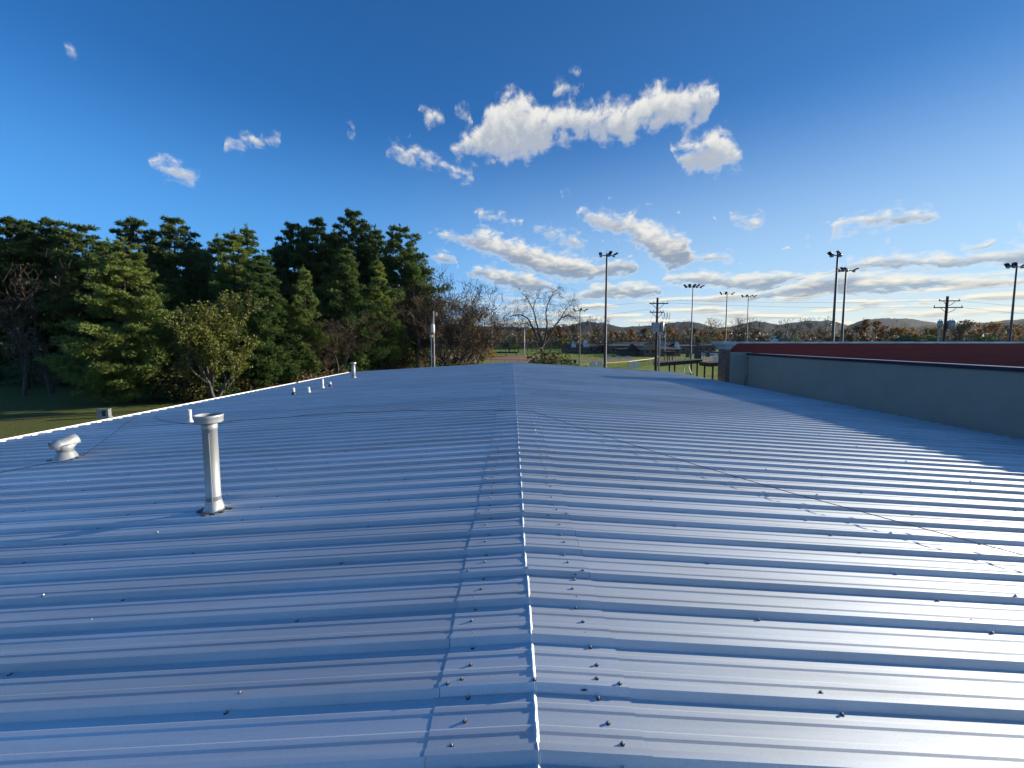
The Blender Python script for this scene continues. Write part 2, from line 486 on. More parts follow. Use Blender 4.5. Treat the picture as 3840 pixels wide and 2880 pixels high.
bld = thing('metal_roofed_building', 'long low building under the ribbed silver metal gable roof in the foreground', 'building', (0, 0, 0))
MB().box((-HALF + 0.35, Y_START + 0.3, 0), (HALF - 0.35, Y_END - 0.3, roof_z(HALF) - 0.32)).build('wall', M['wall_cream'], bld)
deck = MB()
zd = -0.012
deck.prism([(-HALF + .02, Y_START + .02, roof_z(HALF) + zd - .16), (-HALF + .02, Y_START + .02, roof_z(HALF) + zd), (0, Y_START + .02, ZR + zd), (HALF - .02, Y_START + .02, roof_z(HALF) + zd), (HALF - .02, Y_START + .02, roof_z(HALF) + zd - .16), (0, Y_START + .02, ZR + zd - .16)], (0, Y_END - Y_START - .04, 0))
roof = deck.build('roof', M['grey_metal'], bld)

# profile of one sheet along the ridge: three high ribs, two low ribs between each pair
RH = 0.034
def profile(y0, y1, first):
    """list of (y, z) of the ribbed sheet between y0 and y1; ribs stand at first + k*RIB"""
    pts = [(-0.036, 0), (-0.0135, RH), (0.0135, RH), (0.036, 0),
           (0.078, 0), (0.088, 0.0055), (0.112, 0.0055), (0.122, 0), (0.183, 0), (0.193, 0.0055), (0.217, 0.0055), (0.227, 0)]
    out = []
    k = math.floor((y0 - first) / RIB) - 1
    while first + k * RIB < y1 + RIB:
        for a, z in pts:
            y = first + k * RIB + a
            if y0 - 1e-6 <= y <= y1 + 1e-6: out.append((y, z))
        k += 1
    if out[-1][0] < y1 - 1e-4: out.append((y1, 0.0))
    return out
SEAM = 1.735                                     # a lap rib stands here
k0 = math.floor((Y_START - SEAM) / PAN); k1 = math.ceil((Y_END - SEAM) / PAN)
def sheet_mesh(side, length_y):
    prof = profile(-0.0361, length_y - 0.0361, 0.0)
    prof = [(prof[0][0] - 0.0012, -0.006)] + [(y, z) for y, z in prof]
    xs = [0.02] + [HALF * i / 10 for i in range(1, 10)] + [HALF + 0.03]
    mb = MB()
    for x in xs:
        for y, z in prof: mb.v.append((side * x, y, -PITCH * x + z))
    n = len(prof)
    for i in range(len(xs) - 1):
        for j in range(n - 1):
            a = i * n + j
            q = (a, a + n, a + n + 1, a + 1)
            mb.f.append(q if side > 0 else q[::-1])
    return roll_uv(mb.mesh('roof_panel', M['roof_sheet']))
sheets = {s: sheet_mesh(s, PAN) for s in (-1, 1)}
last_y = SEAM + (k1 - 1) * PAN
lastlen = Y_END - last_y
sheets_end = {s: sheet_mesh(s, lastlen) for s in (-1, 1)}
for k in range(k0, k1):
    for s in (-1, 1):
        o = link('roof_panel', (sheets_end if k == k1 - 1 else sheets)[s], roof, (0, SEAM + k * PAN, ZR))
        o.rotation_euler = (R(rnd.uniform(-0.05, 0.05)), 0, 0)
        o.location.z += rnd.uniform(-0.0006, 0.0006)

# formed ridge caps, one to each sheet, with the pinched crest between the ribs
CAPW = 0.43
def cap_mesh(seed, length=PAN):
    rr = random.Random(seed)
    prof = [(-0.038, 0.0), (-0.038, 0.004)] + [(y, z) for y, z in profile(-0.0361, length - 0.0361, 0.0)]
    # extra stations so the crest can wobble
    fine = []
    for (ya, za), (yb, zb) in zip(prof[:-1], prof[1:]):
        n = 4 if (yb - ya) > 0.03 and abs(za - zb) < 1e-6 else 1
        for i in range(n): fine.append((ya + (yb-ya)*i/n, za + (zb-za)*i/n))
    fine.append(prof[-1])
    xs = [-CAPW - 0.009, -CAPW, -0.20, -0.012, -0.004, 0.0, 0.0035, 0.011, 0.20, CAPW, CAPW + 0.009]
    mb = MB(); n = len(fine)
    ph = rr.uniform(0, 6)
    for i, x in enumerate(xs):
        for j, (y, z) in enumerate(fine):
            lift = 0.0032
            zz = -PITCH * abs(x) + z + lift
            pan = 1.0 if z < RH * 0.5 else 0.0
            if i == 5: zz += pan * (0.0062 + 0.0012 * math.sin(y * 41 + ph) + rr.uniform(-.0008, .0008)) + (1 - pan) * 0.003
            if i == 6: zz += pan * (0.0046 + 0.0012 * math.sin(y * 41 + ph))
            if i == 4: zz += pan * 0.003
            if i in (3, 7): zz += 0.0
            dx = 0.0
            if i in (0, 1, 9, 10): dx = 0.004 * math.sin(y * 9 + ph) + rr.uniform(-.0015, .0015)
            if i in (5, 6): dx = 0.0012 * math.sin(y * 60 + ph)
            mb.v.append((x + dx, y, zz))
    for i in range(len(xs) - 1):
        for j in range(n - 1):
            a = i * n + j
            mb.f.append((a, a + n, a + n + 1, a + 1))
    return roll_uv(mb.mesh('ridge_cap', M['ridge_sheet']))
caps = [cap_mesh(i) for i in range(6)]
cap_end = cap_mesh(9, lastlen)
for k in range(k0, k1):
    o = link('ridge_cap', cap_end if k == k1 - 1 else caps[k % 6], roof, (rnd.uniform(-.004, .004), SEAM + k * PAN, ZR + 0.0005))
    o.rotation_euler = (0, 0, R(rnd.uniform(-0.12, 0.12)))

M['edge_brown'] = material('edge_brown', (0.075, 0.055, 0.045), 0.8, 0, 0.6, 25, col2=(0.22, 0.17, 0.13))
edge_lines = {}  # thin dark brown line along both long edges of each cap
for s in (-1, 1):
    x = s * (CAPW + .0015)
    edge_lines[s] = MB().tube([(x, y, -PITCH * CAPW + z + .0008) for y, z in profile(-0.0361, PAN - 0.0361, 0.0)], .0021, 4, cap=False).mesh('edge_line', M['edge_brown'])
for k in range(k0, k1 - 1):
    for s in (-1, 1): link('edge_line', edge_lines[s], roof, (0, SEAM + k * PAN, ZR))
# screws: hex head on a rubber washer
sm = MB()
sm.lathe([(0.0095, 0.0), (0.0095, 0.0024), (0.0082, 0.0030)], 10)
nw = len(sm.f)
sm.lathe([(0.0056, 0.0030), (0.0058, 0.0095), (0.0050, 0.0115), (0.0024, 0.0122)], 6)
screw_me = sm.mesh('screw', M['washer'])
screw_me.materials.append(M['screw'])
for i_, pl_ in enumerate(screw_me.polygons):
    if i_ >= nw: pl_.material_index = 1
spots = []
PX_ = {(s, j): 1.35 + 1.42 * j + rnd.uniform(-.05, .05) for s in (-1, 1) for j in range(8)}
for k in range(k0 * 3, k1 * 3):
    yr = SEAM + k * RIB
    for s in (-1, 1):
        for dyk, xk in ((0.055, 0.325), (0.150, 0.315), (0.255, 0.305)):
            if rnd.random() < 0.93:
                spots.append((s * (xk + rnd.uniform(-.02, .02)), yr + dyk + rnd.uniform(-.008, .008), 0.004))
        if k % 3 == 0:
            spots.append((s * (0.395 + rnd.uniform(-.01, .01)), yr + 0.002, RH + 0.0045))
        for j in range(8):                                   # one line of screws to each purlin
            xp = PX_[s, j] + rnd.uniform(-.012, .012)
            if xp > HALF - .1: continue
            if (k + j) % 2 == 0 or rnd.random() < 0.25: spots.append((s * xp, yr - 0.052 + rnd.uniform(-.006, .006), 0.0))
            if (k + j) % 3 == 0: spots.append((s * (xp + rnd.uniform(-.012, .012)), yr + 0.056, 0.0))
            if k % 3 == 0 and j % 2: spots.append((s * (xp + 0.6), yr, RH))
    if k % 3 == 0: spots.append((0.004, yr - 0.004, RH + 0.0045))
# smears of black sealant where the caps lap
smr = [MB().prism([(.05 * q_ * math.cos(a) * rnd.uniform(.5, 1.2), .0038 * math.sin(a) * rnd.uniform(.5, 1.2), 0) for a in [R(36) * i for i in range(10)]], (0, 0, .0016)).mesh('sealant_smear', M['washer']) for q_ in (.14, .22, .34)]
for k in range(k0, min(k0 + 14, k1)):
    for s in (-1, 1):
        for _ in range(rnd.choice((0, 1)) if s > 0 else rnd.choice((0, 0, 1))):
            x = s * rnd.uniform(.16, .43)
            o = link('sealant_smear', rnd.choice(smr), roof, (x, SEAM + k * PAN - .026, roof_z(x) + .0225))
            o.rotation_euler = (math.atan2(RH, .0225), 0, 0)
spots = [p for p in spots if 0.9 < p[1] < Y_END - .1]
spots.sort(key=lambda p: (p[0] - CAM.x) ** 2 + p[1] ** 2 + 2.5)
vis = [p for p in spots if abs(p[0] - CAM.x) < 1.32 * p[1] + .05 and p[1] > 1.15]
for i, (x, y, z) in enumerate(vis[:300]):
    o = link('screw', screw_me, roof, (x, y, roof_z(x) + z - 0.0004))
    o.rotation_euler = (R(rnd.uniform(-4, 4)), math.atan(PITCH) * (1 if x > 0 else -1), rnd.uniform(0, 3))
rest = MB()
for (x, y, z) in vis[300:]:
    rest.lathe([(0.0105, 0.0), (0.0105, 0.0026)], 6, (x, y, roof_z(x) + z - .0004))
    rest.lathe([(0.0062, 0.0026), (0.0062, 0.0115)], 5, (x, y, roof_z(x) + z - .0004))
tag(rest.build('far_screws', M['screw'], roof), kind='stuff')

# rake trim along the far gable, box gutter along the left eave, drip edge right
for s in (-1, 1):
    t_ = MB()
    n = 1
    a0, a1 = (0.0, HALF + .04)
    t_.prism([(s * a0, Y_END - .055, ZR + .040), (s * a1, Y_END - .055, roof_z(a1) + .040), (s * a1, Y_END - .055, roof_z(a1) + .043), (s * a0, Y_END - .055, ZR + .043)], (0, .06, 0))
    t_.prism([(s * a0, Y_END + .0055, ZR + .043), (s * a1, Y_END + .0055, roof_z(a1) + .043), (s * a1, Y_END + .0055, roof_z(a1) - .12), (s * a0, Y_END + .0055, ZR - .12)], (0, .003, 0))
    t_.build('rake_trim', M['trim_white'], roof)
ze = roof_z(HALF)
gut = MB()
def gut_section(x):  # closed outline of a thin gutter, x outward
    t = 0.004
    return [(x, ze - .03), (x - .002, ze - .16), (x - .135, ze - .16), (x - .150, ze + .040), (x - .135, ze + .040), (x - .135, ze + .036),
            (x - .146, ze + .036), (x - .132, ze - .156), (x - .006, ze - .156), (x - .004, ze - .03)]
prev = None
g = gut_section(-HALF - .015)
gut.prism([(x, Y_START, z) for x, z in g], (0, Y_END - Y_START, 0))
gut.build('gutter', M['trim_white'], roof)
hang = MB()
dr = MB()
dr.prism([(HALF + .036, Y_START, ze - .008), (HALF + .040, Y_START, ze - .008), (HALF + .040, Y_START, ze - .13), (HALF + .036, Y_START, ze - .13)], (0, Y_END - Y_START, 0))
dr.build('drip_edge', M['grey_metal'], roof)

# ------------------------------------------------------------------ things that stand on the roof
def flashing(parent, r, seed, name='flashing', spread=1.6):
    """lumpy lead-and-sealant boot round a pipe foot"""
    rr = random.Random(seed); mb = MB(); n = 28
    rings = [(spread * 1.45, -.006), (spread * 1.38, .010), (spread * 1.12, .026), (spread, .050), (spread * .93, .085), (1.10, .12), (1.02, .15)]
    for k, z in rings:
        for i in range(n):
            a = 2 * math.pi * i / n
            q = r * k * (1 + (rr.uniform(-.10, .10) if k > 1.2 else rr.uniform(-.03, .03)))
            mb.v.append((q * math.cos(a), q * math.sin(a), z * r / .085 + (rr.uniform(-.008, .008) if k > 1.1 else 0)))
    for j in range(len(rings) - 1):
        for i in range(n):
            a, b = j*n + i, j*n + (i+1) % n
            mb.f.append((a, b, b + n, a + n))
    return mb

# the tall flue
p = on_roof(463, 1103)
flue = thing('flue_pipe', 'tall galvanized flue pipe with flat round cap standing on the left slope', 'flue pipe', (p.x, p.y, roof_z(p.x)))
fr = 0.0675
H_F = (1103 - 906) / F * p.y
mbp = MB()
mbp.lathe([(fr, 0.02), (fr, H_F * .17), (fr * 1.035, H_F * .172), (fr * 1.035, H_F * .18), (fr * .995, H_F * .182), (fr * .985, H_F * .93), (fr * 1.04, H_F * .932), (fr * 1.04, H_F * 1.0)], 36)
mbp.build('pipe', M['galv'], flue, True)
MB().lathe([(fr * .96, H_F - .004), (fr * 1.15, H_F + .001), (fr * 1.72, H_F + .010), (fr * 1.80, H_F + .014), (fr * 1.82, H_F + .022), (fr * 1.84, H_F + .064), (fr * 1.89, H_F + .068), (fr * 1.89, H_F + .090), (fr * 1.84, H_F + .093), (fr * 1.78, H_F + .090), (fr * 1.76, H_F + .05), (fr * .5, H_F + .045)], 40).build('cap', M['galv'], flue, True)
sm_ = MB()
for i in range(7):
    pass
a_ = R(-62)
sm_.tube([(fr * 1.0 * math.cos(a_), fr * 1.0 * math.sin(a_), z) for z in (0.1, H_F * .9)], .0045, 5).build('seam', M['galv'], flue)
flashing(flue, fr, 3, spread=1.28).build('flashing', M['galv'], flue, True)
ap = MB(); rr = random.Random(5); n = 26
poly = []
for i in range(n):
    a = 2 * math.pi * i / n; q = .155 * rr.uniform(.80, 1.2)
    poly.append((q * math.cos(a), q * .9 * math.sin(a), .006 - PITCH * 0))
mb = MB(); mb.prism(poly, (0, 0, .012)); mb.build('sealant_apron', M['sealant'], flue)

# squat hooded vent further down
p = on_roof(143, 992)
q = p.y / F
hv = thing('hooded_vent', 'squat galvanized roof vent with slanted scoop hood near the left eave', 'roof vent', (p.x, p.y, roof_z(p.x)), R(0))
vr = 18.5 * q
hv_h = 46 * q
MB().lathe([(vr * 1.25, .0), (vr * 1.12, .02), (vr * .82, hv_h * .34), (vr * .70, hv_h * .40)], 28).build('base_cone', M['galv'], hv, True)
MB().lathe([(vr * .70, hv_h * .38), (vr * .72, hv_h * .52), (vr * .95, hv_h * .66), (vr * .80, hv_h * .74), (vr * .6, hv_h * .76)], 28).build('neck', M['galv'], hv, True)
# open-ended half barrel hood, tipped
hood = MB(); n = 18; L = 42 * q; rad = 12.5 * q
rot = Matrix.Rotation(R(66), 3, 'Z') @ Matrix.Rotation(R(-15), 3, 'Y')
for ring, th_ in ((rad, 0), (rad - .008, 1)):
    for xx in (-L / 2, -L / 6, L / 6, L / 2):
        for i in range(n + 1):
            a = R(-35) + R(250) * i / n
            v = rot @ Vector((xx, ring * math.cos(a), ring * math.sin(a)))
            hood.v.append((v.x, v.y, v.z + hv_h * .78))
m_ = n + 1
for s in range(2):
    o = s * 4 * m_
    for j in range(3):
        for i in range(n):
            a = o + j * m_ + i
            f = (a, a + 1, a + 1 + m_, a + m_)
            hood.f.append(f if s == 0 else f[::-1])
for j in (0, 3):
    for i in range(n):
        a = j * m_ + i; b = 4 * m_ + a
        hood.f.append((a, b, b + 1, a + 1) if j == 0 else (a, a + 1, b + 1, b))
hood.build('hood', M['galv'], hv, True)
ap = MB(); rr = random.Random(11); n = 24
ap.prism([(vr * 1.55 * rr.uniform(.85, 1.15) * math.cos(2*math.pi*i/n), vr * 1.5 * rr.uniform(.85, 1.15) * math.sin(2*math.pi*i/n), .004) for i in range(n)], (0, 0, .012)).build('sealant_apron', M['sealant'], hv)

# plastic vent stacks
def stack(x, y_base, y_top, wpx, label, boot_dark=True, cap=False, mat='pvc', lean=0.0):
    p = on_roof(x, y_base); q = p.y / F
    t = thing('vent_stack', label, 'vent pipe', (p.x, p.y, roof_z(p.x)), 0, 'small vent pipes on the left slope')
    r = max(wpx * q / 2, .03); h = (y_base - y_top) * q
    MB().lathe([(r, 0), (r, h), (r * .82, h), (r * .82, h - .12)], 18).build('pipe', M[mat], t, True)
    MB().lathe([(r * 1.7, .012), (r * 1.55, .045), (r * 1.12, .09), (r * 1.02, .13)], 18).build('boot', M['black_rubber' if boot_dark else mat], t, True)
    MB().box((-r * 2.1, -r * 1.9, .004), (r * 2.1, r * 1.9, .013)).build('base_plate', M['galv'], t)
    if cap:
        MB().lathe([(r * 1.0, h - .01), (r * 1.5, h), (r * 1.62, h + .03), (r * 1.62, h + .10), (r * 1.5, h + .115)], 20).build('cap', M[mat], t, True)
    t.rotation_euler = (0, R(lean), 0)
    return t
stack(411, 914, 884, 7.2, 'short white plastic vent pipe right behind the tall flue', False)
stack(634.5, 853.5, 837.5, 5.6, 'first small white vent pipe in the far cluster, leftmost of the four')
stack(667, 849, 836, 5.6, 'stubby white vent pipe between two others in the far cluster', False)
stack(697, 839.5, 818, 5.2, 'slender white vent pipe, tallest of the far cluster of four', False)
stack(713.5, 836, 825, 5.2, 'shortest white vent pipe with dark boot, rightmost of the far cluster')
stack(764, 817, 786.5, 7.5, 'capped white flue at the far end of the left eave', False, True, 'galv')

# cables lying over the roof
def cable(name, label, pts, rad=.006, lifts=None, mat='black_rubber'):
    mb = MB(); P = []
    for i, (x, y) in enumerate(pts):
        P.append(on_roof(x, y, (lifts[i] if lifts else .045)))
    S = []
    for a, b in zip(P[:-1], P[1:]):
        for k in range(6): S.append(a.lerp(b, k / 6))
    S.append(P[-1])
    for v in S:
        v.z = max(v.z, roof_z(v.x) + RH + rad)
    mb.tube(S, rad, 5)
    return tag(mb.build(name, M[mat]), label, 'cable')
cable('roof_cable', 'thin black cable stretched diagonally down the right roof slope to the frame edge',
      [(1109, 886.5), (1150, 889), (1200, 905), (1270, 930), (1500, 1003), (1700, 1062), (1900, 1116), (2100, 1170), (2300, 1222)], .0040,
      [.046, .05, .055, .06, .07, .075, .08, .08, .08])
cable('roof_cable', 'thin dark cable lying across the left slope from the ridge to the flue',
      [(1108, 886.5), (1060, 886), (1000, 887), (930, 888), (880, 886), (820, 890), (760, 891), (720, 893), (660, 897), (610, 902), (560, 905), (508, 909), (480, 914), (430, 916), (395, 915), (350, 909), (335, 902), (337, 896)], .006)
cable('roof_cable', 'thin dark cable running past the squat hooded vent to the left frame edge',
      [(300, 897), (270, 915), (235, 944), (205, 965), (178, 986), (140, 996), (110, 1000), (60, 1009), (0, 1021), (-60, 1032)], .0055)

# ------------------------------------------------------------------ the building on the right
M['stucco'] = material('stucco', (0.46, 0.365, 0.285), 0.9, 0, 0.08, 0.8, bump=0.25, bscale=60, world_pos=True)
M['stucco_light'] = material('stucco_light', (0.42, 0.375, 0.31), 0.9, 0, 0.10, 0.9, bump=0.25, bscale=60, world_pos=True)
M['coping_lip'] = material('coping_lip', (0.25, 0.22, 0.25), 0.4, 0.3, 0.2, 2)
M['coping'] = material('coping', (0.045, 0.04, 0.075), 0.35, 0.3, 0.2, 2)
M['red_siding'] = material('red_siding', (0.23, 0.021, 0.016), 0.75, 0, 0.22, 1.4, world_pos=True, stretch=(0.15, 1, 3))
M['cornice'] = material('cornice', (0.60, 0.62, 0.63), 0.6, 0, 0.12, 3)
M['cap_white'] = material('cap_white', (0.70, 0.72, 0.72), 0.5, 0, 0.3, 1.2, col2=(0.40, 0.43, 0.44), stretch=(1, 1, 6))
M['membrane'] = material('membrane', (0.42, 0.42, 0.41), 0.8, 0, 0.2, 0.6)
def brick_material():
    m = bpy.data.materials.new('brick'); m.use_nodes = True
    t = NT(m.node_tree); t.n.clear()
    out = t.node('ShaderNodeOutputMaterial'); b = t.node('ShaderNodeBsdfPrincipled'); t.l.new(b.outputs[0], out.inputs[0])
    oi = t.node('ShaderNodeObjectInfo')
    pos = t.node('ShaderNodeNewGeometry').outputs['Position']
    c = t.ramp(oi.outputs['Random'], [(0, (0.24, 0.11, 0.065)), (0.5, (0.33, 0.165, 0.10)), (1, (0.40, 0.23, 0.15))])
    n = t.noise(pos, 30, 4, 0.6)
    t.l.new(t.mix(t.m('MULTIPLY', n, 0.5), c, (0.10, 0.06, 0.045, 1)), b.inputs['Base Color'])
    b.inputs['Roughness'].default_value = 0.9
    return m
M['brick'] = brick_material()
M['mortar'] = material('mortar', (0.30, 0.28, 0.25), 0.95, 0, 0.2, 8)

WX, WY = 13.20, 22.60
WTOP = CAM.z - 0.705 - 0.114
nb = thing('neighbour_building', 'grey rendered building with dark red parapet and brick corner pier beyond the right eave', 'building', (WX, WY, 0))
def L(mb): # shift world-built geometry into the thing's frame
    mb.v = [(x - WX, y - WY, z) for x, y, z in mb.v]; return mb
RWX = 46.0
L(MB().box((WX, -14, 0), (WX + .25, WY, WTOP))).build('side_wall', M['stucco'], nb)
cp = L(MB().box((WX - .05, -14, WTOP + .002), (WX + .32, WY - .002, WTOP + .10))).build('coping', M['coping'], nb)
L(MB().box((WX - .055, -14, WTOP + .102), (WX + .325, WY - .002, WTOP + .114))).build('coping_lip', M['coping_lip'], cp)
L(MB().box((WX + .26, -14, WTOP - .9), (RWX, WY - .01, WTOP - .75))).build('flat_roof', M['membrane'], nb)
L(MB().box((12.24, WY + .002, 0), (WX + .25, WY + .14, CAM.z - .665))).build('return_wall', M['stucco_light'], nb)
L(MB().box((12.45, WY + .56, 0), (RWX, WY + .9, CAM.z - .42))).build('front_wall', M['stucco'], nb)
# red boards on the back of the front parapet
zt = CAM.z - .215
par = L(MB().box((12.26, WY + .30, CAM.z - 2.0), (RWX, WY + .54, zt + .05))).build('parapet', M['dark_metal'], nb)
BH = .262
for i in range(6):
    z1 = zt - i * BH; z0 = z1 - BH + .034
    xl = 12.25
    pl = MB().prism([(xl, WY + .262, z0), (xl, WY + .299, z0), (xl, WY + .299, z1), (xl, WY + .278, z1)], (RWX - xl, 0, 0))
    L(pl).build('siding_board', M['red_siding'], par)
L(MB().box((12.53, WY + .22, zt + .052), (RWX, WY + .62, zt + .145))).build('parapet_cap', M['cap_white'], nb)
# brick pier: core plus single bricks on the two faces that show
PX0, PX1, PY1 = 11.98, 12.235, WY + .84
pier = L(MB().box((PX0 + .014, WY + .014, 0), (PX1, PY1, CAM.z - .50))).build('brick_pier', M['mortar'], nb)
bw, bh = .205, .068
zc = CAM.z - .50
bm_ = MB().box((0, 0, 0), (bw - .011, .04, bh - .011)).mesh('brick', M['brick'])
bmh = MB().box((0, 0, 0), (bw / 2 - .011, .04, bh - .011)).mesh('brick', M['brick'])
bms = MB().box((0, 0, 0), (.04, bw - .011, bh - .011)).mesh('brick', M['brick'])
bmsh = MB().box((0, 0, 0), (.04, bw / 2 - .011, bh - .011)).mesh('brick', M['brick'])
z = zc - bh; nrow = 0
while z > 2.75:
    off = nrow % 2
    jit = lambda: rnd.uniform(-.0025, .0025)
    if off == 0:
        link('brick', bm_, pier, (PX0 + .042 - WX, jit(), z))
        for i in range(4): link('brick', bms, pier, (PX0 - WX + jit(), .002 + i * bw, z))
    else:
        link('brick', bmh, pier, (PX0 + .042 - WX, jit(), z)); link('brick', bmh, pier, (PX0 + .042 + bw / 2 - WX, jit(), z))
        link('brick', bmsh, pier, (PX0 - WX + jit(), .002, z))
        for i in range(3): link('brick', bms, pier, (PX0 - WX + jit(), .002 + bw / 2 + i * bw, z))
        link('brick', bmsh, pier, (PX0 - WX + jit(), .002 + bw / 2 + 3 * bw, z))
    z -= bh; nrow += 1
# flared white cornice on the pier
prof = [(zc, .015), (zc + .03, .02), (zc + .05, .045), (zc + .14, .09), (zc + .22, .18), (zc + .27, .24), (zc + .30, .24), (zc + .31, .28), (zc + .43, .285), (zc + .435, .26)]
co = MB()
for z, o in prof:
    for x, y in ((PX0 - o, WY - o * .5), (PX1 + o, WY - o * .5), (PX1 + o, PY1 + o), (PX0 - o, PY1 + o)):
        co.v.append((x, y, z))
for i in range(len(prof) - 1):
    for k in range(4):
        a, b = i * 4 + k, i * 4 + (k + 1) % 4
        co.f.append((a, b, b + 4, a + 4))
co.f.append((3, 2, 1, 0)); co.f.append(tuple(len(prof) * 4 - 4 + k for k in range(4)))
L(co).build('cornice', M['cornice'], nb)
# service cables on the corner of the wall
def wallpt(x, y, Y=WY - .012): 
    v = at(x, y, Y); return v
MB().tube([wallpt(1613, 763, WY - .03), wallpt(1612, 780, WY - .03), wallpt(1609, 806, WY - .03), wallpt(1608, 840, WY - .03)], .022, 6)
cab = MB()
c1 = [(1620, 764), (1622, 769), (1621, 774), (1617, 776)]
cab.tube([wallpt(*c, WY - .12) for c in c1], .016, 6)
tag(cab.build('conduit_loop', M['black_rubber']), 'short black cable hook under the coping at the grey wall corner', 'cable')
cab = MB()
c2 = [(1612, 774), (1628, 775), (1633, 780), (1632, 790), (1626, 800), (1616, 809), (1611, 818), (1609, 832)]
pp = []
for i, c in enumerate(c2): pp.append(wallpt(*c, WY - .14 - (.03 * math.sin(i))))
for v in pp: v.x = min(v.x, WX - .03) if False else v.x
cab.tube(pp, .016, 6)
tag(cab.build('service_cable', M['black_rubber']), 'drooping black service cable looping down the grey wall corner', 'cable')
pipe = MB().tube([(WX - .05, WY - .10, 2.4), (WX - .05, WY - .10, WTOP - .02)], .028, 8)
tag(pipe.build('conduit_pipe', M['grey_metal']), 'thin grey vertical conduit at the corner of the grey wall', 'conduit')

# ------------------------------------------------------------------ ground, fields, hills
def grass_material(name, a, b, c, s1=0.25, s2=3.0):
    m = bpy.data.materials.new(name); m.use_nodes = True
    t = NT(m.node_tree); t.n.clear()
    out = t.node('ShaderNodeOutputMaterial'); bs = t.node('ShaderNodeBsdfPrincipled'); t.l.new(bs.outputs[0], out.inputs[0])
    pos = t.node('ShaderNodeNewGeometry').outputs['Position']
    n1 = t.noise(pos, s1, 5, 0.6); n2 = t.noise(pos, s2, 6, 0.7)
    col = t.mix(t.mr(n1, 0.38, 0.62), (*a, 1), (*b, 1))
    col = t.mix(t.mr(n2, 0.45, 0.72), col, (*c, 1))
    t.l.new(col, bs.inputs['Base Color'])
    bs.inputs['Roughness'].default_value = 0.95; bs.inputs['Specular IOR Level'].default_value = 0.1
    bp = t.node('ShaderNodeBump'); bp.inputs['Strength'].default_value = 0.9; bp.inputs['Distance'].default_value = 0.12
    t.l.new(t.noise(pos, 9.0, 5, 0.7), bp.inputs['Height']); t.l.new(bp.outputs[0], bs.inputs['Normal'])
    return m
M['grass'] = grass_material('grass', (0.115, 0.150, 0.032), (0.145, 0.140, 0.042), (0.100, 0.095, 0.034))
M['field'] = grass_material('field', (0.200, 0.270, 0.038), (0.215, 0.245, 0.048), (0.150, 0.180, 0.034), 0.06, 1.0)
M['dirt'] = material('dirt', (0.26, 0.115, 0.055), 0.95, 0, 0.25, 0.6, world_pos=True)
M['asphalt'] = material('asphalt', (0.10, 0.10, 0.105), 0.9, 0, 0.3, 0.5, world_pos=True)
M['hill'] = material('hill', (0.034, 0.030, 0.026), 0.95, 0, 0, 0.02, col2=(0.020, 0.024, 0.020), bump=0, world_pos=True, detail=9, spec=0.02)

tag(MB().add([(-6000, -600, 0), (6000, -600, 0), (6000, 9000, 0), (-6000, 9000, 0)], [(0, 1, 2, 3)]).build('ground', M['grass']), kind='structure')
def patch(name, pts, z, mat):
    tag(MB().add([(x, y, z) for x, y in pts], [tuple(range(len(pts)))]).build(name, M[mat]), kind='structure')
patch('ball_field', [(-14, 96), (4, 52), (60, 48), (150, 60), (170, 240), (60, 300), (-40, 300), (-48, 130)], .004, 'field')
patch('infield_dirt', [(-30, 112), (10, 104), (16, 128), (2, 150), (-34, 152)], .008, 'dirt')
patch('warning_track', [(18, 108), (72, 104), (74, 116), (18, 121)], .008, 'dirt')
patch('parking_lot', [(62, 128), (150, 120), (190, 165), (74, 172)], .008, 'asphalt')
patch('yard_gravel', [(12.2, 6), (60, 6), (60, 44), (12.2, 44)], .004, 'asphalt')
# beaten dirt strip under the trees
patch('leaf_litter', [(-34, 31), (-30, 27), (-20, 40), (-13, 52), (-10, 62), (-24, 66), (-44, 48)], .004, 'dirt2') if False else None

HILL = [(-900, 700), (-400, 690), (0, 702), (400, 694), (700, 700), (1000, 703), (1047, 704), (1100, 706), (1160, 709), (1215, 707), (1245, 700), (1268, 695), (1295, 698), (1320, 704), (1344, 709), (1380, 706), (1420, 702), (1460, 697), (1494, 694.5), (1520, 698), (1559, 708), (1590, 706), (1615, 699), (1642, 693.5), (1662, 696), (1680, 702), (1705, 698), (1728, 695.5), (1750, 695), (1772, 693), (1790, 697), (1811, 705), (1830, 698), (1853, 691), (1890, 690), (1920, 689), (1959, 688), (2000, 691), (2027, 694), (2060, 699), (2110, 700), (2160, 698), (2260, 690), (2500, 694), (3000, 700), (3800, 690), (5200, 700)]
def interp(tab, x):
    for (xa, ya), (xb, yb) in zip(tab[:-1], tab[1:]):
        if xa <= x <= xb: return ya + (yb - ya) * (x - xa) / (xb - xa)
    return tab[-1][1]
from mathutils import noise as mnoise
def hills(name, tab, stations, x0, x1, step, rough, seed):
    rr = np.random.RandomState(seed)
    xs = np.arange(x0, x1 + 1, step); mb = MB()
    for Yr, k in stations:
        for x in xs:
            top = at(x, interp(tab, x), stations[-3][0])
            s = Yr / stations[-3][0]
            h = top.z * k + ((mnoise.noise(Vector((x * .03, Yr * .004, seed))) * 2.2 + mnoise.noise(Vector((x * .11, Yr * .013, seed + 5)))  + mnoise.noise(Vector((x * .31, Yr * .04, seed + 9))) * .6) * rough if k > .05 else 0)
            mb.v.append((top.x * s, Yr + 60 * math.sin(x * .013), max(h, -1) if k > 0 else -1.0))
    n = len(xs)
    for j in range(len(stations) - 1):
        for i in range(n - 1):
            a = j * n + i
            mb.f.append((a, a + 1, a + 1 + n, a + n))
    tag(mb.build(name, M['hill'], smooth=True), kind='structure')
